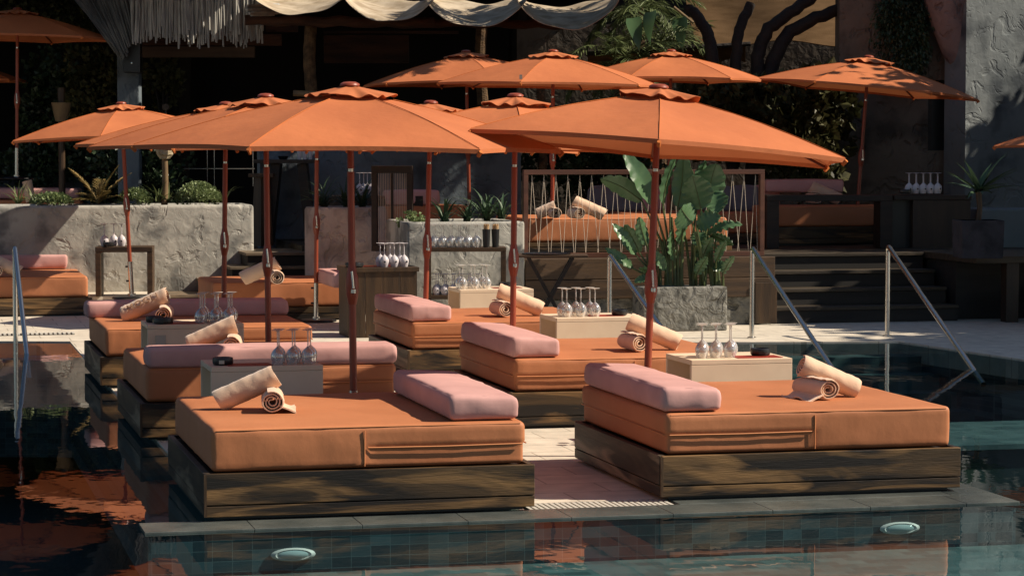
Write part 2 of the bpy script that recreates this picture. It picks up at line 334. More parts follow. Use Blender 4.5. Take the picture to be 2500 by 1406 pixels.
# submerged steps right
st = MB()
for i in range(4):
    a = W2L(G(1900, 842)); st.box(a.x - .3, a.x + 1.9, a.y - .35 * (i + 1), a.y - .35 * i, -1.25, -.12 - .16 * i)
st.build('pool_steps', M['tileh'], rot=TH, kind=ST_)
# drain channels
def grate(name, label, u0, u1, v0, v1, z, step, along='u'):
    t = thing(name, label, 'drain grate', L2W(u0, v0, z), TH)
    MB().box(0, u1 - u0, 0, v1 - v0, 0, .003).build('channel', M['black'], t)
    b = MB(); x = .01
    while x < u1 - u0 - .01:
        b.box(x, x + step * .55, .006, v1 - v0 - .006, .0032, .014); x += step
    b.build('bars', M['grate'], t); return t
grate('drain_grate', 'slotted pale drain grate in the deck gap between the two front daybeds', 3.52, 4.41, VI0 + .36, VI0 + .60, -.012, .034)
a = W2L(G(-60, 824)); b_ = W2L(G(186, 822))
grate('drain_grate', 'slotted drain grate along the deck edge behind the left pool', a.x, b_.x, a.y + .12, a.y + .40, .005, .05)
# --- terrace blocks (wood clad)
ZT = .78
RW = W2L(G(1880, 792)); urw, vrw = RW.x, RW.y
ul = W2L(D(1283, 800, 29.0)).x
lbox('terrace', M['step'], ul, 30, vrw + 2.3, 60, -.0, ZT, kind=ST_)
lbox('terrace_front', M['step'], ul, urw - .02, vrw + .03, vrw + 2.3, -.0, ZT - .003, kind=ST_)
um_ = W2L(D(738, 700, 33.5))
lbox('terrace_middle', M['step'], um_.x, ul - .01, um_.y, 60, 0, ZT - .002, kind=ST_)
lbox('terrace_left', M['step'], -8, um_.x - .01, 38.4, 60, 0, ZT - .002, kind=ST_)
# retaining wall under the cord screen: concrete footing, two boards
t = thing('retaining_wall', 'retaining wall of brown boards over concrete below the corded screen', 'wall', L2W(ul, vrw), TH)
w = urw - ul
MB().box(0, w, -.02, .028, 0.005, .33).build('footing', M['concrete2'], t)
MB().box(0, w + .02, -.07, .026, .335, .555).build('board', M['wood_p'], t, bevel=.008)
MB().box(0, w + .04, -.055, .026, .56, ZT + .02).build('board', M['wood_p'], t, bevel=.008)
MB().box(w - .22, w + .05, -.10, -.071, .02, .50).build('end_post', M['wood_z'], t, bevel=.006)
# stairs right
us0 = urw + .03; us1 = us0 + 2.35
t = thing('wooden_stairs', 'wide dark timber stairs climbing to the terrace right of the corded screen', 'stairs', L2W(us0, vrw), TH)
for i in range(4):
    z1 = .195 * (i + 1)
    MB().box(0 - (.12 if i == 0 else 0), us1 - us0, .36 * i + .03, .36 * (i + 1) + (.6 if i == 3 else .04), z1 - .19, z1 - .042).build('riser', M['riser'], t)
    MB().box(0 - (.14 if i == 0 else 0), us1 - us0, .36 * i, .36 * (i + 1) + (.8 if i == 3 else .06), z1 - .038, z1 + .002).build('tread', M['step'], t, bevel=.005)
# right platform with post and side steps
t = thing('raised_deck', 'raised timber deck on a post right of the wide stairs', 'deck', L2W(us1 + .02, vrw), TH)
MB().box(0, 9, -.45, 3.5, ZT - .07, ZT + .01).build('deck_top', M['step'], t, bevel=.006)
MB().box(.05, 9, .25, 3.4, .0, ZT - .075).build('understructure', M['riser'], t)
MB().box(.42, .58, -.38, -.22, .005, ZT - .071).build('post', M['wood_z2'], t, bevel=.006)
for i in range(2):
    MB().box(.95, 4, -.36 - .34 * (2 - i), .24, .19 * i + .006, .19 * (i + 1) - .03).build('riser', M['riser'], t)
    MB().box(.93, 4.02, -.40 - .34 * (2 - i), .245, .19 * (i + 1) - .028, .19 * (i + 1) + .006).build('tread', M['step'], t, bevel=.005)
# stairs left: wrap-round pyramid beside the planter
P0 = W2L(G(415, 728))
zs = [.18, .355, .53, .705]
px = [412, 497, 562, 600]
t = thing('corner_stairs', 'dark timber steps rising to the right beside the long stucco planter', 'stairs', L2W(0, 0), TH)
for i in range(4):
    p = W2L(D(px[i], 700, 32.6 + .12 * i)); q = W2L(D(745, 700, 32.6 + .12 * i))
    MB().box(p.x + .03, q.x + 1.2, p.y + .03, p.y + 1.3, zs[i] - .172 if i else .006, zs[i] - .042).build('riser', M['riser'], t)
    MB().box(p.x, q.x + 1.2, p.y, p.y + 1.4, zs[i] - .038, zs[i]).build('tread', M['step_lit'], t, bevel=.004)
# long left planter
def planter(name, label, pc, Y, wid, dep, h, m, extra=0.0, bev=.05, z0=.005, rz=TH, soil=True):
    o = D(pc, 700, Y); t = thing(name, label, 'planter', (o.x, Y, z0), rz)
    b = MB()
    # one shell with an open top
    x0, x1, y0, y1, k = -wid, 0, 0, dep, .12
    vs = [(x0,y0,0),(x1,y0,0),(x1,y1,0),(x0,y1,0),(x0,y0,h),(x1,y0,h),(x1,y1,h),(x0,y1,h),
          (x0+k,y0+k,h),(x1-k,y0+k,h),(x1-k,y1-k,h),(x0+k,y1-k,h),(x0+k,y0+k,h-.12),(x1-k,y0+k,h-.12),(x1-k,y1-k,h-.12),(x0+k,y1-k,h-.12)]
    fs = [(0,3,2,1),(0,1,5,4),(1,2,6,5),(2,3,7,6),(3,0,4,7),(4,5,9,8),(5,6,10,9),(6,7,11,10),(7,4,8,11),(8,9,13,12),(9,10,14,13),(10,11,15,14),(11,8,12,15)]
    b.add(vs, fs).build('shell', m, t, bevel=bev, seg=3, smooth=True)
    if soil: MB().box(x0+k+.002, x1-k-.002, y0+k+.002, y1-k-.002, h-.2, h-.05).build('soil', M['soil'], t)
    return t
PL = planter('concrete_planter', 'long rough grey stucco planter wall on the left with clipped bushes', 621, 33.7, 5.2, 1.1, 1.31, M['concrete'])
lbox('planter_step', M['deck'], -4.6, W2L(D(405, 700, 33)).x, 32.6, 36, .006, .18, kind='structure')
# right middle concrete planter
PM = planter('concrete_planter', 'grey stucco planter behind the glass cart left of the corded screen', 1281, 28.9, 1.36, 1.3, 1.23, M['concrete'], bev=.03)
# round planter
c = D(838, 700, 31.8); t = thing('round_planter', 'round grey stucco planter behind the shaded orange bench', 'planter', (c.x, c.y + .5, .005))
MB().lathe([(.50,0),(.52,.3),(.52,1.28),(.50,1.315),(.44,1.32),(.43,1.2),(.0,1.2)], 40, cap=False).build('shell', M['roundpl'], t, smooth=True)
# planter box with paddle plants (front)
PB = planter('planter_box', 'rough dark grey stucco trough holding the paddle leaf plants', 1776, 28.72, 1.0, .42, .50, M['concrete2'], bev=.02)
# dark seating wall in the far left + low walls
lbox('low_wall', M['shade_blue_wall'], W2L(D(-200, 440, 41)).x, W2L(D(190, 440, 41)).x, 40.2, 40.5, 0, 1.55)
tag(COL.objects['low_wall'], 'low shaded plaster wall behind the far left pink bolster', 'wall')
# --- back wall masses -----------------------------------------------------------------
def wall(name, label, x0, x1, Y, z0, z1, th, m, rz=0, bevel=.0, cat='wall'):
    o = MB().box(0, x1 - x0, 0, th, 0, z1 - z0).build(name, m, bevel=bevel, loc=(x0, Y, z0), rot=rz)
    return tag(o, label, cat)
X = lambda u, Y: D(u, 700, Y).x
Z = lambda v, Y: D(1250, v, Y).z
wall('plaster_wall', 'bluish shaded plaster wall behind the middle of the terrace', X(640, 36.0), X(1290, 36.5), 35.8, .5, Z(330, 36.5), .3, M['shade_blue_wall'], rz=TH)
# bar building (dark)
t = thing('bar_building', 'dark open bar building with plank fascia behind the parasols', 'building', (0, 42, .78))
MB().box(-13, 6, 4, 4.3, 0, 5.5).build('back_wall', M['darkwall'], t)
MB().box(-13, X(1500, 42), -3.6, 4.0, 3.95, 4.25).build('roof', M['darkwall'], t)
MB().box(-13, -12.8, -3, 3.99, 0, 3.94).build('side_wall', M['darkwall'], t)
yb = -3.2
MB().box(X(345, 38.8), X(625, 38.8), yb, yb + .1, Z(141, 38.8) - .78, Z(114, 38.8) - .78).build('fascia_board', M['fascia'], t, bevel=.01)
MB().box(X(345, 38.8), X(690, 38.8), yb + .02, yb + .12, Z(112, 38.8) - .78, Z(84, 38.8) - .78).build('fascia_board', M['log'], t, bevel=.01)
MB().box(X(650, 38.8), X(728, 38.8), yb + .13, yb + .23, Z(78, 38.8) - .78, Z(60, 38.8) - .78).build('fascia_board', M['log'], t, bevel=.01)
MB().box(X(795, 41), X(1000, 41), -1.2, -1.0, Z(155, 41) - .78, Z(88, 41) - .78).build('shelf_panel', M['log'], t, bevel=.01)
MB().box(X(795, 41), X(1120, 41), -1.25, -1.0, Z(84, 41) - .78, Z(78, 41) - .78).build('shelf', M['log'], t)
for u, v0, v1 in ((509, 365, 455), (526, 365, 455), (620, 365, 455)):
    MB().box(X(u, 41.5), X(u, 41.5) + .012, -.6, -.588, Z(v1, 41.5) - .78, Z(v0, 41.5) - .78).build('wire', M['chrome'], t)
MB().box(X(430, 41.5), X(625, 41.5), -.6, -.588, Z(413, 41.5) - .78, Z(411, 41.5) - .78).build('wire', M['chrome'], t)
# concrete pillar + speaker
o = MB().box(0, X(343, 38) - X(290, 38), 0, .3, 0, Z(40, 38) - .78).build('concrete_pillar', M['shade_blue_wall'], loc=(X(290, 38), 38, .78), bevel=.02)
tag(o, 'square grey concrete pillar behind the black loudspeaker', 'pillar')
t = thing('loudspeaker', 'black loudspeaker hung on the concrete pillar under the reed fringe', 'speaker', (X(326, 37.7), 37.7, Z(178, 37.7)))
h = Z(92, 37.7) - Z(178, 37.7)
MB().box(-.125, .125, 0, .26, 0, h).build('cabinet', M['black'], t, bevel=.015)
MB().box(-.105, .105, -.006, -.001, .02, h - .02).build('grille', M['blackpl'], t)
MB().lathe([(.012, 0), (.012, .004), (0, .005)], 10).build('badge', M['chrome'], t, loc=(0, -.007, .14), rot=(R(90), 0, 0))
# palm trunk post + second posts
def post(name, label, u0, u1, v0, v1, Y, m, cat='post', n=14, rough=.03, dz=0):
    r = (X(u1, Y) - X(u0, Y)) / 2; z0, z1 = Z(v1, Y), Z(v0, Y); k = 26; b = MB(); x = X((u0 + u1) / 2, Y)
    b.path([(x + .02 * math.sin(i * .5), Y, z0 + (z1 - z0) * i / k) for i in range(k + 1)], [r * (1 + rough * (1 if i % 2 else -1)) for i in range(k + 1)], n)
    return tag(b.build(name, m, smooth=False), label, cat)
post('palm_trunk_post', 'rough palm trunk post holding the log beam', 746, 776, 58, 600, 37.2, M['palmpost'])
post('palm_trunk_post', 'shaded palm trunk post right of the first, under the drapes', 1162, 1190, 60, 600, 38.5, M['palmpost'])
post('palm_trunk_post', 'textured palm trunk seen between two parasols, dappled grey', 1312, 1334, 190, 420, 37.0, M['palmpost'])
b = MB()
def logpath(u0, v0, u1, v1, Y, r, n=12):
    a, c_ = D(u0, v0, Y), D(u1, v1, Y); return [a.lerp(c_, i / n) + Vector((0, .03 * math.sin(i * 1.7), .02 * math.sin(i * 2.3))) for i in range(n + 1)]
tag(MB().path(logpath(598, 50, 1060, 58, 36.9, .1), .075, 12).build('log_beam', M['log'], smooth=True), 'reddish brown log beam running under the cloth drapes', 'beam')
tag(MB().path(logpath(1000, 55, 1420, 62, 37.2, .1), .065, 12).build('log_beam', M['log'], smooth=True), 'darker second log beam further right under the drapes', 'beam')
tag(MB().path([D(716, 228, 36.6), D(805, 233, 36.6)], .045, 14).build('bamboo_pole', M['vase'], smooth=True), 'short pale bamboo pole end above the front left parasol', 'pole')
t = thing('stick_bundle', 'bundle of pale cut sticks lying at the left end of the log beam', 'sticks', (0, 0, 0))
bs = MB()
for i in range(16):
    u = 600 + random.random() * 20; v = 12 + random.random() * 26
    bs.path([D(u, v, 36.3 + random.random() * .4), D(u + 45 + random.random() * 40, v + random.uniform(-6, 8), 36.9)], .013 + .008 * random.random(), 7)
bs.build('sticks', M['reed'], t, smooth=True)
# right side: adobe walls
Yw = 37.0
brown = wall('adobe_wall', 'tall brown adobe wall behind the right rear parasol', X(2045, Yw), X(2262, Yw), Yw, .78, 4.9, .5, M['brownwall'])
wl = MB()
x0, x1 = X(2262, Yw), X(2372, Yw); za, zb = Z(368, Yw), Z(196, Yw)
t = thing('window_wall', 'adobe wall with a deep dark window right of the hanging ivy', 'wall', (0, Yw, 0))
MB().box(x0 + .004, x1, 0, .5, .78, za).box(x0 + .004, x1, 0, .5, zb, 4.9).build('wall', M['brownwall'], t)
f = MB().box(x0 + .004, x0 + .06, .05, .5, za + .001, zb - .001).box(x1 - .05, x1, .0, .5, za + .001, zb - .001).build('window_frame', M['wood_dark'], t)
MB().box(x0 + .062, x1 - .052, .30, .32, za + .002, zb - .002).build('pane', M['black'], t)
# organic corner column
b = MB(); cx = X(2372, 36.4)
pts = []; rs = []
for i in range(30):
    z = .78 + i * .3; pts.append((cx + .10 * math.sin(z * .9 + 1) + (0 if z < 3.2 else -.18 * (z - 3.2) ** .6), 36.7, z)); rs.append(.14 + (.0 if z < 3.0 else min(.30, .22 * (z - 3.0))))
tag(b.path(pts, rs, 16).build('adobe_column', M['pinkwall'], smooth=True), 'smooth flared adobe column between the dark window and the blue grey wall', 'column')
wall('blue_plaster_wall', 'large blue grey plaster wall at the far right with a sunlit top', X(2362, 36.0), X(2362, 36.0) + 5, 36.3, .78, 5.6, .5, M['darkblue'], rz=R(27))
wall('reed_shade_roof', 'unseen flat reed roof added above the reed fringes to shade the top left parasol', -7.8, -3.3, 35.4, 4.95, 5.05, 4.0, M['reed'], cat='roof')  # out of view, added and sized to shade the top left parasol
wall('rear_wall', 'dark shaded wall behind the terrace shrubs', X(1262, 40), X(2050, 40), 40.5, .78, Z(60, 40.5), .4, M['brownwall'])
# wall below shrub: seat back
wall('seat_wall', 'low grey seat wall under the dark leafy shrub', X(1868, 35), X(2056, 35), 35.0, .78, Z(438, 35), .25, M['concrete2'])
# burlap sail roof
t = thing('burlap_awning', 'brown burlap awning stretched behind the dark branches', 'awning', (0, 0, 0))
def P(a, b):
    p = D(1672 + (2130 - 1672) * a, -60 + 50 * (1 - a), 39.6)
    q = D(1700 + (2110 - 1700) * a, 108 + 8 * math.sin(a * 9), 38.5)
    z = p.lerp(q, b); z.y += .12 * math.sin(math.pi * b) * math.sin(a * 8); z.z -= .06 * math.sin(math.pi * b); return z
MB().grid(P, 24, 12).build('cloth', M['burlap'], t, smooth=True, thick=.012)
MB().path([D(1430, 132, 38.4), D(1640, 120, 38.4), D(1832, 108, 38.4)], .035, 8).build('pole', M['branch'], t)
MB().path([D(1645, 18, 38.1), D(1692, 56, 38.1)], .02, 8).build('pole', M['vase'], t)
MB().grid(lambda a, b: D(1435 + 385 * a, 131 - 22 * a + 42 * b * (1 + .25 * math.sin(a * 19)), 38.5 + .3 * b), 30, 4).build('valance', M['burlap'], t, smooth=True, thick=.01)
# forked tree in front of the burlap
t = thing('bare_tree', 'dark bare branching tree in front of the burlap awning', 'tree', (0, 0, 0))
def br(pts, rr, name='limb'):
    k = len(pts); P3 = [D(u, v, 36.9 + .1 * i) for i, (u, v) in enumerate(pts)]
    Q = []; RR = []
    for i in range(k - 1):
        for s in range(5):
            f = s / 5; Q.append(P3[i].lerp(P3[i+1], f) + Vector((random.uniform(-.02, .02), 0, random.uniform(-.02, .02)))); RR.append(rr[0] + (rr[1] - rr[0]) * (i + f) / (k - 1))
    Q.append(P3[-1]); RR.append(rr[1]); return MB().path(Q, RR, 12).build(name, M['branch'], t, smooth=True)
br([(1850, 470), (1862, 260), (1885, 150), (1930, 75), (2010, 38), (2115, -6), (2200, -60)], (.125, .075), 'trunk')
br([(1835, 470), (1840, 260), (1850, 140), (1872, 72), (1940, 25), (1985, -5), (2010, -40)], (.11, .078), 'trunk')
br([(1790, 420), (1792, 200), (1800, 105), (1812, 55), (1833, 10)], (.088, .072))
br([(1740, 300), (1740, 130), (1722, 72), (1698, 38), (1682, 18)], (.10, .075))
# cloth drapes over the pergola
swags = [(612, 842, -14, 36, 'first cream cloth swag at the left end of the pergola'), (838, 1062, -10, 53, 'second cream cloth swag above the rear left parasol'),
         (1032, 1292, -12, 66, 'third brown shadowed cloth swag in the middle of the pergola'), (1262, 1512, -2, 72, 'rightmost cloth swag ending at the palm fronds')]
for i, (u0, u1, vt, vb, lb) in enumerate(swags):
    def P(a, b, u0=u0, u1=u1, vt=vt, vb=vb, i=i):
        sag = (1 - (2 * a - 1) ** 2); q = abs(b - .35) / .65
        u = u0 + (u1 - u0) * a; Yq = 36.0 + 2.2 * b
        v = vt - 24 * b + (vb - vt) * sag ** (.75) * (1 - .75 * b)
        p = D(u, v, 36.0); p.y = Yq; p.z += .03 * math.sin(a * 7 + b * 9 + i * 2) * b + .015 * math.sin(a * 13 + b * 14 + i) * sag; return p
    tag(MB().grid(P, 50, 16).build('cloth_drape', M['sail'], smooth=True, thick=.006), lb, 'drape', 'cloth drapes over the pergola')
# reed fringes
def reeds(label, spec, Y, mk='reed'):
    b = MB()
    for (u0, v0, u1, v1) in spec:
        a = D(u0, v0, Y + random.uniform(0, .12)); c_ = D(u1, v1, Y - random.uniform(0, .12)); m = a.lerp(c_, .5) + Vector((random.uniform(-.03, .03), 0, 0)); r = random.uniform(.010, .019)
        b.path([a, m, c_], [r, r, r * .85], 6)
    return tag(b.build('reed_fringe', M[mk], smooth=True), label, 'reed fringe')
sp = []
for i in range(230):
    u = 325 + 320 * i / 230 + random.uniform(-2, 2); sp.append((u + random.uniform(-2, 2), -60, u, random.choice((80, 88, 94, 98, 102, 112, 70, 86, 96)) + random.uniform(-6, 8)))
reeds('straight grey reed fringe hanging over the bar roof edge', sp, 37.4)
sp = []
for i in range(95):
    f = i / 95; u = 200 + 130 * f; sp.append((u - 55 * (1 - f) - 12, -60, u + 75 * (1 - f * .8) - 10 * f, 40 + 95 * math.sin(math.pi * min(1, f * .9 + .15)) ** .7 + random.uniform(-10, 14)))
reeds('slanting shaded reed fringe curving down beside the loudspeaker', sp, 37.5, 'reed_shaded')
# ============================================================ furniture builders
def cushion(w, d, h, r, nx=26, ny=26, nz=6, puff=.012, wr=.006, seed=0, wedge=0, fq=3.0, seam=None):
    def spans(L, n):
        a = [0, .25 * r, .6 * r, r]; mid = [r + (L - 2 * r) * i / n for i in range(1, n)]; return a + mid + [L - x for x in a[::-1]]
    xs, ys, zs = spans(w, nx), spans(d, ny), spans(h, nz)
    b = MB(); idx = {}
    def vert(x, y, z):
        k = (round(x, 5), round(y, 5), round(z, 5))
        if k in idx: return idx[k]
        q = Vector((min(max(x, r), w - r), min(max(y, r), d - r), min(max(z, r), h - r))); p = Vector((x, y, z)); n = p - q
        n = n.normalized() if n.length > 1e-6 else Vector((0, 0, 0)); p = q + n * r
        ex = math.sin(math.pi * x / w); ey = math.sin(math.pi * y / d); ez = math.sin(math.pi * z / h)
        nn = noise.noise(Vector((x * fq + seed, y * fq, z * fq * 1.3))) + .5 * noise.noise(Vector((x * fq * 3 + seed, y * fq * 3, z * fq * 3)))
        disp = puff * (ex * ey if n.z > .7 else (ez * .8 if n.z > -.7 else 0)) + wr * nn * (.3 if n.z > .9 else (1.0 if n.z > -.5 else 0))
        # gathered creases near the lower hem of the sides
        if abs(n.z) < .5:
            low = max(0, 1 - z / (.45 * h)); disp += wr * 1.1 * low * noise.noise(Vector(((x + y) * 14 - z * 10, z * 2, seed)))
        if seam and (abs(n.x) > .02 or abs(n.y) > .02):
            kz = 1 - abs(n.z)
            inx = seam[0] <= x <= seam[1]
            if inx and z < seam[2]: disp = disp * (1 - kz) - kz * (.0075 + .0012 * noise.noise(Vector(((x + y) * 9, 0, seed + 2))))
            elif inx: disp = disp * (1 - .6 * kz) + .004 * kz
        p += n * disp
        if wedge: p.z *= 1 - wedge * (x / w)
        idx[k] = len(b.v); b.v.append(tuple(p)); return idx[k]
    def face(A, B_, f):
        for i in range(len(A) - 1):
            for j in range(len(B_) - 1):
                q = [f(A[i], B_[j]), f(A[i+1], B_[j]), f(A[i+1], B_[j+1]), f(A[i], B_[j+1])]
                ids = [vert(*p) for p in q]
                if len(set(ids)) >= 3: b.f.append(tuple(dict.fromkeys(ids)))
    face(xs, ys, lambda x, y: (x, y, h)); face(xs, ys, lambda x, y: (x, y, 0))
    face(xs, zs, lambda x, z: (x, 0, z)); face(xs, zs, lambda x, z: (x, d, z))
    face(ys, zs, lambda y, z: (0, y, z)); face(ys, zs, lambda y, z: (w, y, z))
    return b
BH = .265      # daybed base height
def base_parts(t, w, d, h, zb=.022):
    e = .035
    f = MB()
    pl = h - zb; lower = .062
    MB().box(.06, w - .06, .07, d - .07, 0, zb + .01).build('plinth', M['black'], t)
    for nm, y0, y1 in (('front_panel', 0, e), ('rear_panel', d - e, d)):
        MB().box(.004, w - .004, y0, y1, zb + lower + .006, h).box(.004, w - .004, y0 + .003, y1 - .003, zb, zb + lower).build(nm, M['wood_x'], t, bevel=.004)
    for x0, x1 in ((-.003, e), (w - e, w + .003)):
        MB().box(x0, x1, e + .002, d - e - .002, zb + lower + .006, h).box(x0 + .003, x1 - .003, e + .002, d - e - .002, zb, zb + lower).build('side_panel', M['wood_y'], t, bevel=.004)
    MB().box(e + .002, w - e - .002, e + .002, d - e - .002, zb + .02, h - .02).build('deck_board', M['wood_dark'], t)
    MB().box(-.006, .010, -.006, .010, zb + .003, h - .004).build('corner_trim', M['wood_z'], t)
def daybed(label, loc, w=1.90, d=2.0, seam='right', mh=.245, rz=TH, group='orange cushioned daybeds beside the pool', bh=BH, seed=0, seg=None):
    t = thing('daybed', label, 'daybed', loc, rz, group)
    base_parts(t, w, d, bh)
    i = .045; mw, md = w - 2 * i, d - .10; half = mw * .52 if seam == 'right' else mw * .515
    x0, y0, z0 = i, .06, bh + .001
    hl = mh * .46; hu = mh - hl
    sx = half
    a0, a1 = (x0, x0 + mw - sx) if seam == 'right' else (x0 + sx, x0 + mw)
    b0, b1 = (x0 + mw - sx, x0 + mw) if seam == 'right' else (x0, x0 + sx)
    if seam == 'none': a0, a1 = x0, x0 + mw
    sm = None if seam == 'none' else (b0 - x0 - .001, b1 - x0 + .001, hl)
    m = cushion(mw, md, mh, .032, 44, 26, 9, .004, .0060, seed, 0, 3.0, sm).build('mattress', M['cushion'], t, smooth=True, loc=(x0, y0, z0))
    if sm:
        e = .008; zz = z0 + hl + .004
        MB().path([(b0 + .02, y0 - e, zz), (b0 + (b1-b0)*.5, y0 - e - .002, zz - .003), (b1 - .02, y0 - e, zz)], .0045, 6).build('piping', M['piping'], t, smooth=True)
        xe = x0 + mw + .008 if seam == 'right' else x0 - .008
        MB().path([(xe, y0 + .02, zz), (xe, y0 + md - .02, zz)], .0040, 6).build('side_piping', M['piping'], t, smooth=True)
        MB().path([((b0 if seam == 'right' else b1), y0 - .006, z0 + .012), ((b0 if seam == 'right' else b1), y0 - .007, z0 + mh - .03)], .0038, 6).build('seam_piping', M['piping'], t, smooth=True)
    zz = z0 + mh - .012
    MB().path([(x0 + .03, y0 + .004, zz), (x0 + mw / 2, y0 + .002, zz + .002), (x0 + mw - .03, y0 + .004, zz)], .0035, 6).build('piping', M['piping'], t, smooth=True)
    return t
ZM = BH + .245     # top of the mattress
def pillow(label, loc, w, d, h, rz=TH, wedge=.0, seed=0, cat='pillow', grp='pink pillows on the daybeds'):
    o = cushion(w, d, h, .032, 8 if w < .8 else 26, 26 if d > .8 else 8, 5, .012, .009, seed, wedge, 5.0).build('pillow', M['pink'], smooth=True, rot=rz, loc=loc)
    loop = [(.03, -.002, .03), (w - .03, -.002, .03), (w - .012, -.001, h * .5), (w - .03, -.002, h - .02), (w / 2, -.003, h - .008), (.03, -.002, h - .018), (.012, -.001, h * .5), (.03, -.002, .03)]
    if wedge: loop = [(x, y, z * (1 - wedge * x / w)) for x, y, z in loop]
    MB().path([(x, y + .022, z + (.004 if z > h * .6 else 0)) for x, y, z in loop], .0028, 5, cap=False).build('end_piping', M['pink'], o, smooth=True)
    return tag(o, label, cat, grp)
beds = {}
A = (1.645, 14.08); B = (4.36, 14.27)
def wpt(uv, du=0, dv=0, z=.005): p = L2W(uv[0] + du, uv[1] + dv); p.z = z; return p
daybed('front left daybed with folded towel pair and a pink pillow along its right side', wpt(A), seam='right', seed=1)
daybed('large front right daybed with pink pillow along its left side', wpt(B), seam='left', seed=2)
A2 = (1.66, 18.07); A3 = (1.69, 22.1); B2 = (4.39, 18.2); B3 = (4.42, 22.2)
daybed('middle daybed of the left row with a pink bolster along its front edge', wpt(A2), seam='right', seed=3)
daybed('rear daybed of the left row with pink bolster along its back edge', wpt(A3), seam='right', seed=4)
daybed('middle daybed of the right row, left pillow and an orange pole in front', wpt(B2), seam='left', seed=5)
daybed('rear daybed of the right row nearest the glass cart', wpt(B3), seam='left', seed=6)
PG = 'pink pillows on the daybeds'
pillow('pink wedge pillow half in shade on the front left daybed', wpt(A, 1.42, .10, ZM + .012), .40, 1.72, .15, wedge=.10, seed=1)
pillow('long pink pillow on the left side of the front right daybed', wpt(B, .035, .08, ZM + .012), .36, 1.78, .15, wedge=.10, seed=2)
pillow('pink bolster along the front edge of the middle left daybed', wpt(A2, .06, .06, ZM + .002), 1.80, .32, .145, seed=3)
pillow('pink bolster lying behind the rear left daybed towels', wpt(A3, -.01, 1.45, ZM + .002), 1.86, .34, .15, seed=4)
pillow('pink pillow at the left of the middle right daybed', wpt(B2, .035, .10, ZM + .012), .37, 1.74, .155, wedge=.12, seed=5)
pillow('pink pillow at the left of the rear right daybed', wpt(B3, .035, .10, ZM + .012), .38, 1.74, .155, wedge=.12, seed=6)
# ---- tables
def side_table(label, uv, w=.76, d=.60, h=.61):
    t = thing('side_table', label, 'side table', L2W(uv[0], uv[1], .005), TH, 'cream box tables between the daybeds'); k = .035
    MB().box(0, w, 0, d, h - k, h).build('table_top', M['table'], t, bevel=.004)
    MB().box(0, w, .001, k, 0, h - k - .001).build('front_panel', M['table'], t, bevel=.003)
    MB().box(0, w, d - k, d - .001, 0, h - k - .001).build('rear_panel', M['table'], t, bevel=.003)
    MB().box(.17, .19, k + .001, d - k - .001, 0, h - k - .001).build('inner_panel', M['table'], t)
    return t
TB = (5.33, 16.75); TA = (2.03, 16.98); TA2 = (2.0, 21.1); TB2 = (5.50, 21.1); TB3 = (5.62, 25.5)
side_table('cream table with red menu behind the front right daybed', TB, .74)
side_table('shaded cream table behind the front left daybed towels', TA)
side_table('grey shaded table beside the rear left daybed carrying a small card', TA2, .80)
side_table('cream table behind the middle right daybed', TB2, .78)
side_table('cream table furthest back, beside the rear right daybed', TB3, .78)
def menu(label, uv, w=.20, d=.29, rz=.0, z=.6165):
    return tag(MB().box(0, w, 0, d, 0, .003).build('menu_card', M['menu'], loc=L2W(uv[0], uv[1], z), rot=TH + rz), label, 'menu', 'red menu cards on the tables')
menu('red menu card flat on the table of the front right daybed', (TB[0] + .36, TB[1] + .05), .33, .20)
menu('red menu card on the shaded front left table', (TA[0] + .12, TA[1] + .03), .30, .19)
menu('red menu card on the table beside the rear left daybed', (TA2[0] + .17, TA2[1] + .04), .30, .2)
menu('red menu card on the table behind the middle right daybed', (TB2[0] + .34, TB2[1] + .12), .30, .2)
menu('red menu card on the furthest cream table', (TB3[0] + .40, TB3[1] + .15), .30, .2)
tag(MB().box(0, .085, 0, .004, 0, .10).build('small_card', M['paper'], loc=L2W(TA2[0] + .065, TA2[1] - .007, .43), rot=TH, bevel=.001), 'small pale blank card fixed to the front of the rear left table', 'card')
def ashtray(label, p, rz=0, r=.07):
    t = thing('ashtray', label, 'ashtray', p, rz, 'black ashtrays on the tables')
    MB().lathe([(r*.85, 0), (r, .012), (r*1.02, .035), (r*.97, .050), (r*.86, .052), (r*.80, .038), (r*.78, .018), (0, .016)], 24, cap=False).lathe([(r*.85, 0), (0, 0.0005)], 24, cap=False).build('bowl', M['blackpl'], t, smooth=True)
    MB().box(-.018, .018, -r*1.03, -r*1.00, .012, .036).build('emblem', M['paper' if 'front left' in label else 'blackpl'], t)
    return t
def onT(uv, du, dv, z=.6155): return L2W(uv[0] + du, uv[1] + dv, z)
ashtray('black ashtray on the left of the shaded front left table', onT(TA, .10, .16), 0)
ashtray('black ashtray on the red menu of the front right table', onT(TB, .58, .22, .620))
ashtray('nearer black ashtray of two on the rear left table', onT(TA2, .14, .12), 0, .085)
ashtray('farther black ashtray of two on the rear left table', onT(TA2, .09, .32), 0, .075)
ashtray('black ashtray on the table behind the middle right daybed', onT(TB2, .62, .20, .620))
ashtray('black ashtray on the furthest cream table', onT(TB3, .55, .25, .620), 0, .08)
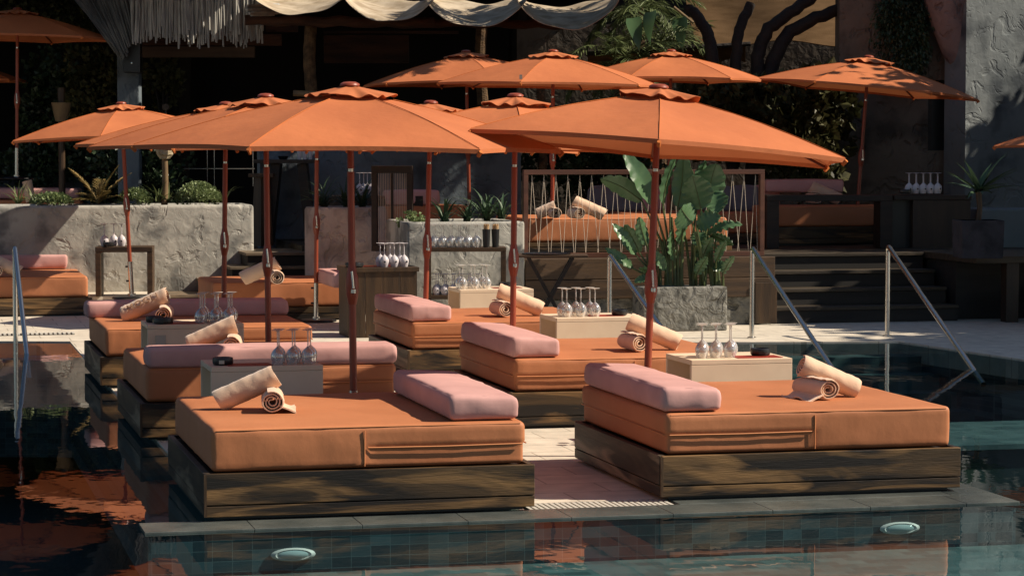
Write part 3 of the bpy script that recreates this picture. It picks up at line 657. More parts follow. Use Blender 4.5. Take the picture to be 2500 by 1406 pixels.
# ---- glasses (stored upside down)
def glass_proto(m, emb=False):
    t = thing('wine_glass', 'x', 'glass', (0, 0, 0))
    MB().lathe([(.034,0),(.0395,.018),(.0455,.042),(.0465,.058),(.042,.078),(.030,.098),(.014,.112),(.0048,.122),(.0040,.1205),(.012,.1095),(.028,.095),(.040,.0765),(.0447,.057),(.0437,.042),(.038,.018),(.0325,0),(.034,0)], 20, cap=False).build('bowl', m, t, smooth=True)
    MB().lathe([(.0056,.1222),(.0048,.15),(.0048,.195),(.0060,.2235)], 10).build('stem', M['glass_stem'] if m == M['glass'] else m, t, smooth=True)
    MB().lathe([(.0052,.2237),(.012,.228),(.040,.2322),(.041,.2345),(.0,.2345)], 20, cap=False).build('foot', M['glass_stem'] if m == M['glass'] else m, t, smooth=True)
    if emb: MB().lathe([(.010, 0), (.010, .002), (0, .0021)], 8, cap=False).build('emblem', M['black'], t, loc=(.006, -.0475, .052), rot=(R(90), 0, 0))
    return t
GC = glass_proto(M['glass']); GW = glass_proto(M['glass_w'], True)
usedG = {0: False, 1: False}
ORD = ['first', 'second', 'third', 'fourth', 'fifth', 'sixth', 'seventh', 'eighth', 'ninth', 'tenth']
def place_glass(which, p, label, group, s=1.0):
    g = (GC, GW)[which]
    if not usedG[which]:
        usedG[which] = True; g.location = p; g['label'] = label; g['group'] = group; g.rotation_euler = (0, 0, TH + .1)
        if s != 1: g.scale = (s, s, s)
        return g
    c = clone(g, label, p, TH + random.uniform(-.3, .3), group); c.scale = (s, s, s); return c
def glasses(which, where, base, rows, cols, du, dv, z, s=1.0, sk=0.0, word='clear'):
    rn = ['front row', 'second row', 'back row'] if rows == 3 else ['front row', 'back row']
    for r_ in range(rows):
        for c_ in range(cols):
            p = L2W(base[0] + c_ * du + r_ * sk + random.uniform(-.004, .004), base[1] + r_ * dv, z)
            pos = (rn[r_] + ', ' if rows > 1 else '') + ORD[c_] + ' from left'
            place_glass(which, p, f'{word} upturned glass {where}, {pos}', f'upturned glasses {where}', s)
glasses(0, 'on the shaded front left table', (TA[0] + .46, TA[1] + .09), 2, 3, .105, .12, .616, 1.0, .035)
glasses(0, 'on the front right table', (TB[0] + .12, TB[1] + .15), 2, 3, .105, .12, .616, 1.0, .05)
glasses(0, 'on the rear left table', (TA2[0] + .45, TA2[1] + .08), 3, 3, .115, .12, .616, 1.05, .03)
glasses(0, 'on the table behind the middle right daybed', (TB2[0] + .13, TB2[1] + .14), 2, 3, .125, .13, .616, 1.05, -.01)
glasses(0, 'on the furthest cream table', (TB3[0] + .06, TB3[1] + .14), 2, 3, .125, .13, .616, 1.05, -.01)
# ---- towels
def towel_roll(label, p, rot, L=.40, r=.072, text=None, flap=0, seed=0, grp='rolled beige towels'):
    t = thing('rolled_towel', label, 'towel', p, 0, grp); t.rotation_euler = rot
    b = MB(); turns = 3.1; n = 72; k = 26; th = .0085
    ring = []
    for i in range(n + 1):
        f = i / n; q = 2 * math.pi * turns * f + 1.2; rr = r - th / 2 - f * (r - .018)
        ring.append((rr, q, f))
    outer = []; inner = []
    for rr, q, f in ring:
        outer.append(((rr + th * .42), q)); inner.append(((rr - th * .42), q))
    if flap:
        q0 = ring[0][1]
    prof = outer + inner[::-1]; N = len(prof)
    base = len(b.v)
    for j in range(k + 1):
        x = L * (j / k - .5)
        for a_, (rr, q) in enumerate(prof):
            i = a_ if a_ <= n else N - 1 - a_
            f = i / n
            w = 1 + .07 * noise.noise(Vector((q * 1.3 + seed, j * .25, seed))) + .035 * noise.noise(Vector((q * 2.2, j * .8, seed + 5))) + .02 * noise.noise(Vector((q * 5, j * 1.3, seed)))
            xs = x + (.010 * math.sin(q * 1.0 + seed) - .018 * f * (1 if j > k / 2 else -1)) * (abs(j / k - .5) * 2) ** 3
            edge = 1 - .06 * (1 if j in (0, k) else 0)
            z = rr * w * edge * math.sin(q); z *= .95
            b.v.append((xs, rr * w * edge * math.cos(q) * 1.04, z))
    for j in range(k):
        for a_ in range(N):
            c_ = (a_ + 1) % N
            b.f.append((base + j * N + a_, base + j * N + c_, base + (j + 1) * N + c_, base + (j + 1) * N + a_))
    for j in (0, k):
        for i in range(n):
            b.f.append((base + j * N + i, base + j * N + i + 1, base + j * N + N - 2 - i, base + j * N + N - 1 - i))
    b.build('towel_cloth', M['towel'], t, smooth=True)
    if flap:
        def P(a, c_): return (L * (a - .5) * .96, flap * (r * .55 + c_ * r * 1.35), -r * .93 + .010 + .012 * math.sin(a * 9 + c_ * 4) * c_ + .035 * (1 - c_) ** 2)
        MB().grid(P, 12, 8).build('loose_flap', M['towel'], t, smooth=True, thick=.009)
    if text:
        fc = bpy.data.curves.new('lettering', 'FONT'); fc.body = text; fc.size = .085; fc.extrude = .002; fc.align_x = 'CENTER'; fc.align_y = 'CENTER'; fc.space_character = 1.25
        fo = bpy.data.objects.new('lettering', fc); COL.objects.link(fo)
        me = bpy.data.meshes.new_from_object(fo.evaluated_get(bpy.context.evaluated_depsgraph_get())); bpy.data.objects.remove(fo)
        for v in me.vertices:      # wrap onto the roll, facing -y/up
            x, y, z = v.co; q = math.pi * 1.5 - R(90) + y / r; rad = r * 1.045 + .001 + z
            v.co = Vector((x, -rad * math.cos(y / r - R(-28)) , rad * math.sin(y / r + R(28))))
        me.materials.append(M['lettering']); lo = bpy.data.objects.new('lettering', me); COL.objects.link(lo); lo.parent = t
    return t
M['lettering'] = mat('shaved_towel_lettering', (.36,.20,.11), rough=.95)
def towel_pair(px, py, z, where, lean=1, rzr=0.0, s=1.0, text=None, flap=0, seed=0, L=.42, dx=0.0, ly=1.0):
    """px,py: the image point under the end-on roll; lean=+1 leaning towel falls to the right, -1 to the left"""
    p = G(px, py, z); r = .074 * s
    towel_roll(f'towel rolled end-on toward the viewer {where}', p + Vector((0, .02, r * .93)), (0, 0, R(90) + rzr), .34 * s, r, None, flap, seed)
    tilt = R(24); Ls = (L - .05) * s; rr = .079 * s
    # leaning roll: upper end rests on the first roll
    cx = lean * (Ls * .5 * math.cos(tilt) - .02 * s + dx); cz = Ls * .5 * math.sin(tilt) + rr * .52
    towel_roll(f'towel leaning on the end-on roll {where}', p + Vector((cx, .13 * ly, cz)), (0, tilt * lean, 0), Ls, rr, text, 0, seed + 9)
towel_pair(663, 1004, ZM + .008, 'on the front left daybed', -1, R(6), 1.0, None, -1, 1, .44)
towel_pair(1990, 973, ZM + .008, 'on the front right daybed', 1, R(26), 1.0, None, 1, 2, .44, -.06)
towel_pair(566, 862, ZM + .008, 'on the middle left daybed behind the bolster', -1, R(4), 1.05, None, 0, 3, .44)
towel_pair(400, 786, ZM + .008, 'on the rear left daybed', -1, R(4), 1.1, 'MOGLI', 0, 4, .46)
towel_pair(1543, 857, ZM + .008, 'on the middle right daybed by the orange pole', 1, R(18), 1.05, None, 0, 5, .46)
towel_pair(1222, 773, ZM + .008, 'on the rear right daybed', 1, R(16), 1.1, None, 0, 6, .46)
# ---- parasols
def umbrella(label, px, py, zb, toppx=None, phi=-22, Rr=1.42, rim=2.08, vent=True, crank=1.17, fabric=True, Y=None, tilt=(0, 0), short=False, basez=True):
    p = G(px, py, zb) if Y is None else D(px, 355, Y); p.z = zb
    top = rim + .37 * Rr / 1.42
    t = thing('parasol', label, 'parasol', p, R(phi), 'orange parasols')
    # lean so that the hub sits above toppx
    if toppx is not None:
        X1 = (toppx - 1250) / F_ * p.y; lean = math.atan((X1 - p.x) / top)
        t.rotation_euler = (Matrix.Rotation(lean, 3, 'Y') @ Matrix.Rotation(R(phi), 3, 'Z')).to_euler()
    rise = top - rim
    TR = Matrix.Rotation(R(-phi), 3, 'Z') @ Matrix.Rotation(R(tilt[0]), 3, 'Y') @ Matrix.Rotation(-R(tilt[1]), 3, 'X') @ Matrix.Rotation(R(phi), 3, 'Z'); PV = Vector((0, 0, rim + .15))
    def pos(a, f, dz=0.0): return TR @ (pos0(a, f, dz) - PV) + PV
    def pos0(a, f, dz=0.0):      # a angle index float 0..6 ; straight line between ribs
        k = int(math.floor(a)) ; fr = a - k
        q0 = R(60 * k); q1 = R(60 * (k + 1))
        A0 = Vector((math.sin(q0), -math.cos(q0), 0)); A1 = Vector((math.sin(q1), -math.cos(q1), 0))
        d = A0.lerp(A1, fr) * f * Rr; s = 4 * fr * (1 - fr)
        pull = 1 - .022 * s * f; z = rim + rise * (1 - f) + .035 * math.sin(math.pi * f) - .020 * s * math.sin(math.pi * min(1, f)) + .012 * s * f
        return Vector((d.x * pull, d.y * pull, z + dz))
    b = MB(); nf, na = 12, 48
    for i in range(nf + 1):
        f = .10 + .90 * i / nf
        for j in range(na): b.v.append(tuple(pos(j * 6 / na, f) + Vector((0, 0, .003 * noise.noise(Vector((j * .35, i * .7, px * .1)))))))
    for i in range(nf):
        for j in range(na):
            a0 = i * na + j; a1 = i * na + (j + 1) % na; b.f.append((a0, a0 + na, a1 + na, a1))
    # hem
    base = len(b.v)
    for j in range(na): q = pos(j * 6 / na, 1.0); b.v.append((q.x, q.y, q.z - .028))
    for j in range(na):
        a0 = nf * na + j; a1 = nf * na + (j + 1) % na; b.f.append((a0, base + j, base + (j + 1) % na, a1))
    can = b.build('canopy', M['canvas'], t)
    for pl_ in can.data.polygons: pl_.use_smooth = True
    try: can.data.set_sharp_from_angle(angle=R(9))
    except Exception: pass
    b = MB(); nv = 96; rg = 5
    for i in range(rg + 1):
        f = .03 + .19 * i / rg
        for j in range(nv):
            a = j * 6 / nv; w = (math.sin(a * 2 * math.pi * 2.0 + px) * .6 + .5 * math.sin(a * 2 * math.pi * .5 + px * 2) + .4 * math.sin(a * 17)) * .014 * (i / rg) ** 2
            q = pos(a, f, .022 + .016 * (i/rg) + w + .02 * (1 - i / rg)); g = 1 + w * 1.5; b.v.append((q.x * g, q.y * g, q.z))
    for i in range(rg):
        for j in range(nv):
            a0 = i * nv + j; a1 = i * nv + (j + 1) % nv; b.f.append((a0, a0 + nv, a1 + nv, a1))
    b.build('vent', M['canvas'], can, smooth=True, thick=.004)
    b = MB()
    for k in range(6): b.path([pos(k, .20 + .795 * i / 10, .0035) for i in range(11)], .0022, 5)
    b.build('seam_stitching', M['trim'], can)
    MB().lathe([(.0, top + .03), (.055, top + .03), (.068, top + .038), (.064, top + .050), (.04, top + .062), (0, top + .065)], 18, cap=False).build('finial', M['pole'], t, smooth=True)
    for k in range(6):
        MB().path([pos(k, f, -.022) for f in (.06, .3, .55, .8, .985)], .010, 6).build('rib', M['rib'], t)
        q = pos(k, .5, -.03); MB().path([q, (0, 0, rim + .12)], .007, 6).build('strut', M['rib'], t)
        e = pos(k, 1.0, -.012); MB().path([e * .985 + Vector((0,0,.015*e.z*0)), Vector((e.x * 1.006, e.y * 1.006, e.z - .002))], .013, 6).build('rib_tip', M['trim'], t)
    z1 = crank - .13
    MB().path([(0, 0, .42 if basez else .05), (0, 0, z1 + .03)], .0250, 14).build('lower_pole', M['pole'], t, smooth=True)
    MB().path([(0, 0, crank + .11), (0, 0, rim - .16)], .0245, 14).build('upper_pole', M['pole'], t, smooth=True)
    MB().path([(0, 0, rim - .30), (0, 0, top + .05)], .019, 14).build('pole_sleeve', M['chrome'] if not short else M['pole'], t, smooth=True)
    MB().path([(0, 0, rim - .14), (0, 0, top + .04)], .0222, 14).build('hub_pole', M['pole'], t, smooth=True)
    h = MB().path([(0, 0, crank - .135), (0, 0, crank - .10), (0, 0, crank - .07), (0, 0, crank), (0, 0, crank + .05), (0, 0, crank + .085), (0, 0, crank + .125)], [.027, .034, .041, .044, .040, .031, .026], 16).build('crank_housing', M['pole'], t, smooth=True)
    rot = Matrix.Rotation(R(-phi), 3, 'Z')
    P = lambda *a: rot @ Vector(a)
    MB().path([P(.010, -.038, crank - .02), P(.012, -.062, crank - .02)], .010, 8).path([P(.012, -.062, crank - .035), P(.008, -.064, crank + .03), P(.002, -.064, crank + .09)], .0075, 8).lathe([(0, -.022), (.017, -.012), (.017, .012), (0, .022)], 12, P(.012, -.066, crank - .042), cap=False).build('crank_handle', M['chrome'], h, smooth=True)
    if basez:
        sl_ = MB().path([(0, 0, .05), (0, 0, .46)], .030, 14).path([(0, 0, .035), (0, 0, .06)], .05, 14).build('base_tube', M['chrome'], t, smooth=True)
        for zz in (.40, .22): MB().path([P(-.02, 0, zz), P(-.058, 0, zz)], [.008, .014], 8).build('knob', M['black'], sl_)
        MB().lathe([(0, 0), (.24, 0), (.25, .012), (.235, .030), (.08, .042), (0, .044)], 36, cap=False).build('base_disc', M['black'], t, smooth=True)
    return t
umbrella('front left parasol between the two nearest left daybeds', 865, 1120, .005, 855, -22, 1.43, tilt=(1.2, 0))
umbrella('front right parasol, largest in view, over the front right daybed', 1573, 1112, .005, 1607, -2.5, 1.40, tilt=(2.5, 2.0))
umbrella('parasol standing by the middle right daybed, partly behind the front pair', 1250, 985, .005, 1258, 3, 1.43, tilt=(1, .5))
umbrella('second parasol of the left row, partly behind the front left one', 657, 985, .005, 650, -24, 1.42, tilt=(.5, 0))
umbrella('third parasol of the left row with its pole behind the rear left daybed', 545, 884, .005, 553, -22, 1.43)
umbrella('far left parasol standing by the open wooden table on a black disc', 322, 728, .183, 298, -2, 1.42, rim=2.03)
umbrella('parasol with its pole on the shaded bench side, canopy hidden behind others', 771, 785, .005, 775, -15, 1.43)
umbrella('parasol whose wavy cap shows between two nearer canopies, pole by the cart', 1035, 900, .005, 1052, -18, 1.43)
umbrella('terrace parasol at the top left of the middle group', 1147, 575, ZT + .10, 1138, -45, 1.50, Y=35.2)
umbrella('highest terrace parasol in the centre with a white label on its rim', 1348, 607, ZT + .003, 1350, -16, 1.50, tilt=(.8, 0))
umbrella('terrace parasol right of the highest one, its pole hidden below', 1632, 550, ZT + .13, 1637, -27, 1.32, basez=False, Y=34.5)
umbrella('dappled parasol on the upper terrace at the right', 2087, 592, ZT + .003, 2118, -34, 1.52, tilt=(1.6, 0))
umbrella('dark shaded parasol at the top left corner', 40, 0, 1.60, 48, -10, 1.45, Y=37.5, short=False)
umbrella('parasol whose tip shows at the left edge below the dark one', -150, 0, 1.02, -150, 0, 1.45, Y=39.5)
umbrella('parasol whose tip enters at the far right edge', 2725, 0, .005, 2725, 10, 1.45, Y=30)
_u = [x for x in COL.objects if str(x.get('label', '')).startswith('highest terrace')][0]; _m = Matrix.Translation(_u.location) @ _u.rotation_euler.to_matrix().to_4x4()
o = MB().box(0, .035, 0, .002, 0, .055).build('rim_label', M['paper'], _u, loc=_m.inverted() @ D(1268, 194, _u.location.y - 1.40)); o.rotation_euler = (0, 0, R(16))
# ============================================================ rails, screens, carts
def rail(label, pts, r=.026):
    t = thing('handrail', label, 'handrail', (0, 0, 0)); b = MB(); Q = []
    for i, p in enumerate(pts):
        if 0 < i < len(pts) - 1:
            a = (pts[i-1] - p).normalized(); c_ = (pts[i+1] - p).normalized(); rr = .07
            for s in range(7):
                f = s / 6; Q.append((p + a * rr).lerp(p, f).lerp(p.lerp(p + c_ * rr, f), f))
        else: Q.append(p)
    b.path(Q, r, 14).build('tube', M['chrome'], t, smooth=True)
    MB().lathe([(.05, 0), (.05, .01), (.03, .016)], 16).build('flange', M['chrome'], t, smooth=True, loc=(pts[0].x, pts[0].y, .006 if pts[0].z > -.05 else -.12))
    return t
def rail_at(label, px, ytop, Yp, endpx, zend=-.35, dz=0, thx=0):
    base = D(px, 700, Yp); base.z = .0; top = D(px, ytop, Yp)
    e = D(endpx[0], endpx[1], endpx[2]); base.z = .002
    return rail(label, [base, Vector((base.x, base.y, top.z)), e])
Y1 = 27.45
def rail_w(label, px, ytop, Yp, endu, endv, zend=-.03, zb=.006):
    base = D(px, 700, Yp); top = D(px, ytop, Yp); base.z = zb; e = G(endu, endv, zend); d = (e - top); e2 = e + d.normalized() * .35
    return rail(label, [base, Vector((base.x, base.y, top.z)), e2])
rail_w('rightmost steel pool handrail reaching down into the dark water', 2167, 600, 27.9, 2380, 908)
rail_w('steel pool handrail between the bench stairs and front right towels', 1836, 604, 27.6, 2035, 905)
rail_w('steel handrail rising behind the planter trough, its slope toward the right', 1488, 622, 27.3, 1690, 905)
rail_w('steel handrail standing in the left pool, seen nearly edge-on', 37, 600, 27.0, 66, 868, zb=-.3)
# cord screen on the terrace edge
t = thing('cord_screen', 'long reddish wooden frame strung with zigzag pale cords', 'screen', L2W(ul + .02, vrw + .10, ZT + .022), TH)
w = urw - ul - .06; h = D(1868, 414, L2W(urw, vrw).y).z - ZT - .022; k = .055
MB().box(0, w, 0, .07, h - k, h).build('top_rail', M['frame_red'], t, bevel=.004)
MB().box(0, w, 0, .07, 0, k).build('bottom_rail', M['frame_red'], t, bevel=.004)
MB().box(0, k, .001, .069, k + .001, h - k - .001).build('stile', M['frame_red'], t, bevel=.004)
MB().box(w - k, w, .001, .069, k + .001, h - k - .001).build('stile', M['frame_red'], t, bevel=.004)
b = MB(); n = 20; zt, zb = h - k - .003, k + .003
for i in range(n):
    x = k + .05 + (w - 2 * k - .1) * i / (n - 1)
    for dx in (-.07, .07):
        x2 = min(max(x + dx + random.uniform(-.015, .015), k + .02), w - k - .02)
        b.path([(x, .03, zt), (x2, .03 + random.uniform(-.015, .015), zb)], .003, 5)
b.build('cords', M['cord'], t)
# small upright string screen
Ys = 31.2; p0 = D(906, 405, Ys); p1 = D(1008, 416, Ys)
t = thing('string_screen', 'small dark door-like frame with vertical strings behind the round planter', 'screen', (p0.x, Ys, .8), R(-8))
w = p1.x - p0.x; h = p0.z - .8
MB().box(0, w, 0, .08, h - .09, h).build('top_rail', M['wood_dark'], t, bevel=.005)
MB().box(0, w, 0, .08, 0, .07).build('bottom_rail', M['wood_dark'], t, bevel=.005)
for x in (0, w - .07): MB().box(x, x + .07, .001, .079, .071, h - .091).build('stile', M['wood_dark'], t, bevel=.005)
MB().box(w * .5 - .012, w * .5 + .012, .001, .05, .071, h - .091).build('stile', M['wood_dark'], t)
b = MB()
for i in range(17): b.path([(.085 + (w - .17) * i / 16, .04, .07), (.085 + (w - .17) * i / 16, .04, h - .09)], .0035, 5)
b.build('strings', M['cord'], t)
# glass cart
Yc = 27.9; q0 = D(1042, 606, Yc); q1 = D(1236, 602, Yc); w = q1.x - q0.x; hc = q0.z
t = thing('glass_cart', 'narrow wooden rack with two shelves holding rows of glasses', 'rack', (q0.x, Yc, .005), R(2))
def shelf(z, nm): MB().box(0, w, 0, .42, z - .045, z).build(nm, M['wood_p'], t, bevel=.004)
shelf(hc, 'top_shelf'); zl = D(1100, 722, Yc).z; shelf(zl, 'lower_shelf')
for x in (.0, w - .05):
    for y in (.002, .37):
        MB().box(x + .002, x + .048, y, y + .046, 0, zl - .046).box(x + .002, x + .048, y, y + .046, zl + .001, hc - .046).build('leg', M['wood_p'], t, bevel=.003)
def cart_glasses(which, n, rows, x0, dx, z, where, s=1.0, word='clear'):
    for r_ in range(rows):
        for i in range(n):
            p = Vector((q0.x + x0 + dx * i + r_ * .02, Yc + .07 + .10 * r_, z + .006))
            place_glass(which, p, f'{word} upturned glass {where}, {["front","middle","back"][r_]} row, {ORD[i]} from left', f'upturned glasses {where}', s)
cart_glasses(0, 6, 2, .07, .093, hc, 'on top of the wooden rack', 1.08)
cart_glasses(1, 6, 2, .10, .090, zl, 'on the lower shelf of the wooden rack', .98, 'milky')
def cup(label, p, m, h=.20, r=.045):
    t = thing('cup_stack', label, 'cups', p)
    MB().lathe([(r * .8, 0), (r, h), (r * .9, h), (r * .72, .01)], 20, cap=False).lathe([(r*.8, 0), (0, .001)], 20, cap=False).build('cup', M['blackpl'], t, smooth=True)
    b = MB()
    for i in range(60):
        a = random.random() * 6.28; q = r * .75 * random.random() ** .5
        b.path([(q * .6 * math.cos(a), q * .6 * math.sin(a), .02), (q * math.cos(a), q * math.sin(a), h + random.uniform(.03, .06))], .0045, 5)
    b.build('straws', M['straw'], t)
cup('left black cup full of straws beside the clear glasses on the rack', Vector((q0.x + w - .22, Yc + .09, hc + .005)), None)
cup('right black cup full of straws at the end of the rack', Vector((q0.x + w - .12, Yc + .12, hc + .005)), None)
# brown counter with white glasses
Yk = 27.6; k0 = D(850, 655, Yk); k1 = D(1022, 655, Yk); w = k1.x - k0.x; hk = k0.z
t = thing('wooden_counter', 'dark brown wooden cabinet carrying milky glasses and a black ashtray', 'cabinet', (k0.x, Yk, .005), TH)
MB().box(-.02, w + .02, -.02, .62, hk - .05, hk).build('counter_top', M['wood_z'], t, bevel=.004)
for i in range(4): MB().box(w * i / 4 + .002, w * (i + 1) / 4 - .002, 0, .02, 0, hk - .051).build('front_plank', M['wood_z'], t, bevel=.003)
for x_ in (-.001, w - .02): MB().box(x_, x_ + .021, .021, .6, 0, hk - .051).build('side_panel', M['wood_z'], t, bevel=.003)
for i, (x, y) in enumerate(((.42, .10), (.53, .10), (.64, .10), (.40, .24), (.51, .24), (.62, .24))):
    pp = Matrix.Rotation(TH, 3, 'Z') @ Vector((x, y, hk + .006)) + Vector((k0.x, Yk, 0))
    place_glass(1, pp, f'milky upturned glass on the brown cabinet, {"front" if i < 3 else "back"} row, {ORD[i % 3]} from the left', 'milky glasses on the brown cabinet', 1.1)
ashtray('black ashtray at the left end of the brown cabinet', Vector((k0.x + .06, Yk + .12, hk + .006)), 0, .1)
tag(MB().box(0, .32, 0, .2, 0, .003).build('menu_card', M['menu'], loc=(k0.x + .14, Yk + .22, hk + .006), rot=TH), 'red menu card on the brown cabinet', 'menu', 'red menu cards on the tables')
# bench daybed in shade (left of cabinet)
p = G(512, 786, .005); daybed('shaded orange bench below the corner steps with a towel pair', Vector((p.x, p.y, .005)), w=1.75, d=1.6, seam='none', mh=.30, bh=.16, seed=11)
pc = D(840, 672, 29.3); pillow('pink bolster end showing beside the brown cabinet on the shaded bench', Vector((pc.x - .12, 29.2, .46)), .26, 1.2, .17, seed=12)
towel_pair(672, 694, .475, 'on the shaded bench below the corner steps', -1, R(10), 1.25, None, 0, 13)
# bed far left
p = G(225, 770, .005); q = W2L(p)
daybed('far left daybed with pink bolster against the stucco planter', L2W(q.x - 1.9, q.y, .005), w=1.9, d=2.3, seam='none', mh=.26, bh=.22, seed=14)
pillow('pink bolster on the far left daybed against a perforated plate', L2W(q.x - 1.9, q.y + 1.9, .495), 1.72, .30, .18, seed=15)
t = thing('perforated_plate', 'pale perforated metal back plate behind the far left bolster', 'back plate', L2W(q.x - 1.9, q.y + 2.32, .30), TH)
MB().box(0, 1.78, 0, .012, .0, .56).build('plate', M['perf'], t, bevel=.002)
MB().box(1.772, 1.79, -.012, -.001, 0, .57).build('edge_strip', M['chrome'], t)
towel_pair(-12, 676, .49, 'on the far left daybed behind the handrail', 1, R(14), 1.15, None, 0, 16, .34)
# wooden open table on the left with 3 milky glasses
Yt = 32.2; a0 = D(232, 603, Yt); a1 = D(371, 603, Yt); w = a1.x - a0.x; ht = a0.z - .186
t = thing('open_table', 'open square wooden table in front of the stucco planter wall', 'table', (a0.x, Yt, .186), R(5))
MB().box(0, w, 0, .5, ht - .07, ht).build('table_top', M['wood_p'], t, bevel=.01)
MB().box(0.001, .07, .002, .498, 0, ht - .071).build('side_panel', M['wood_p'], t, bevel=.006)
MB().box(w - .07, w - .001, .002, .498, 0, ht - .071).build('side_panel', M['wood_p'], t, bevel=.006)
for i in range(3): place_glass(1, Vector((a0.x + .09 + .11 * i, Yt + .18 + .08 * (i == 1), ht + .192)), f'milky upturned glass on the open wooden table, {ORD[i]} from the left', 'milky glasses on the open wooden table', 1.2)
ashtray('black ashtray on the open wooden table', Vector((a0.x + .16, Yt + .08, ht + .192)))
# folding table behind the right row
Yf = 27.3; f0 = D(1262, 625, Yf); f1 = D(1436, 622, Yf); w = f1.x - f0.x; hf = f0.z
t = thing('folding_table', 'folding table with thin wooden top and crossed black legs', 'table', (f0.x, Yf, .005))
MB().box(0, w, 0, .55, hf - .022, hf).build('table_top', M['wood_p'], t, bevel=.004)
MB().lathe([(.26, 0), (.27, .012), (.25, .014), (.24, .006), (0, .005)], 30, cap=False).build('tray', M['black'], t, loc=(w * .42, .28, hf + .001))
for y in (.06, .48):
    for s in (0, 1):
        x0_, x1_ = (.12, w - .16) if s else (w - .16, .12)
        d_ = Vector((x1_ - x0_, 0, -hf + .03)); L_ = d_.length; a_ = math.atan2(d_.x, -d_.z)
        MB().box(-.017, .017, -.01, .01, -L_, 0).build('leg', M['black'], t, loc=(x0_, y + .024 * s, hf - .024), rot=(0, -a_, 0))
# terrace daybeds behind the screen
pt = D(1287, 600, 30.2); 
def tbed(label, u, v, w, d, bh, mh, seed, pads=()):
    return daybed(label, L2W(u, v, ZT + .004), w=w, d=d, seam='none', mh=mh, bh=bh, seed=seed)
tu = W2L(D(1287, 600, 30.6))
tbed('long orange daybed on the terrace seen through the zigzag cords', tu.x, tu.y, 2.6, 1.9, .14, .29, 21)
towel_pair(1352, 534, ZT + .437, 'left pair on the terrace daybed behind the cords', -1, R(8), 1.0, None, 0, 22, .3)
towel_pair(1405, 536, ZT + .437, 'right pair on the terrace daybed behind the cords', 1, R(14), 1.1, None, 0, 23)
tu2 = W2L(D(1540, 560, 33.5))
tbed('second orange daybed deeper on the terrace behind the paddle plant', tu2.x, tu2.y, 2.6, 1.7, .14, .27, 24)
for i, (u, m_) in enumerate(((1440, 'pillowgrey'), (1500, 'pillowgrey'), (1560, 'pink'), (1720, 'pillowgrey'), (1790, 'pillowgrey'), (1838, 'pink'))):
    pp = D(u, 500, 34.6); o = cushion(.42, .16, .36, .06, 8, 4, 8, .02, .01, i, 0, 4).build('scatter_cushion', M[m_], smooth=True, loc=(pp.x, 34.6 + .05 * i, ZT + .42), rot=(R(-12), 0, R(8)))
    tag(o, f'{["grey","grey","pink","dark grey","dark grey","dusty pink"][i]} scatter cushion on the back terrace daybed, {ORD[i]} from the left', 'cushion', 'scatter cushions on the terrace')
# small bed seen through the string screen
tu3 = W2L(D(930, 560, 33.2))
tbed('orange seat glimpsed through the small string screen', tu3.x, tu3.y, 1.25, 1.0, .26, .26, 25)
pillow('pink cushion glimpsed through the small string screen', L2W(tu3.x + .1, tu3.y + .1, ZT + .53), .7, .3, .2, seed=26)
# right: counter-height table frame and cabinet
Yr = 32.4; r0 = D(1872, 478, Yr); r1 = D(2182, 474, Yr); r2 = D(2372, 470, Yr); zt_ = r0.z
t = thing('long_bar_table', 'long dark timber bar table framing an orange bench on the terrace', 'table', (r0.x, Yr, ZT + .004), R(2))
w = r1.x - r0.x; hh = zt_ - ZT
MB().box(0, w, 0, .5, hh - .075, hh).build('table_top', M['wood_dark'], t, bevel=.006)
MB().box(0, .16, .002, .498, 0, hh - .076).build('end_panel', M['wood_dark'], t, bevel=.006)
MB().box(w - .16, w - .002, .002, .498, 0, hh - .076).build('end_panel', M['wood_dark'], t, bevel=.006)
t = thing('dark_cabinet', 'dark timber cabinet with milky glasses on it at the right of the terrace', 'cabinet', (r1.x + .01, Yr, ZT + .004), R(2))
w2 = r2.x - r1.x
MB().box(0, w2, 0, .55, hh - .06, hh).build('cabinet_top', M['wood_dark'], t, bevel=.006)
MB().box(.24, w2 - .01, .01, .54, 0, hh - .061).build('cabinet_body', M['wood_z2'], t, bevel=.006)
MB().box(.0, .238, .2, .54, 0, hh - .061).build('recess_panel', M['black'], t)
for i in range(5):
    for r_ in range(2):
        place_glass(1, Vector((D(2222 + 17.5 * i + 6 * r_, 470, Yr).x, Yr + .12 + .14 * r_, zt_ + .026)), f'milky upturned glass on the dark right cabinet, {"front" if r_ == 0 else "back"} row, {ORD[i]} from the left', 'milky glasses on the dark right cabinet', 1.12)
ashtray('black ashtray left of the milky glasses on the dark right cabinet', Vector((D(2212, 470, Yr).x, Yr + .06, zt_ + .028)), 0, .08)
tu4 = W2L(D(1885, 560, 33.4)); tbed('orange bench in deep shade behind the long bar table', tu4.x, tu4.y, 1.95, 1.0, .24, .27, 27)
pillow('pink bolster in deep shade behind the bar table', Vector((D(1872, 500, 34.4).x, 34.5, D(1880, 470, 34.5).z)), 1.05, .25, .17, rz=0, seed=28)
towel_pair(1985, 498, ZT + .53, 'in deep shade behind the bar table', 1, R(10), 1.2, None, 0, 29)
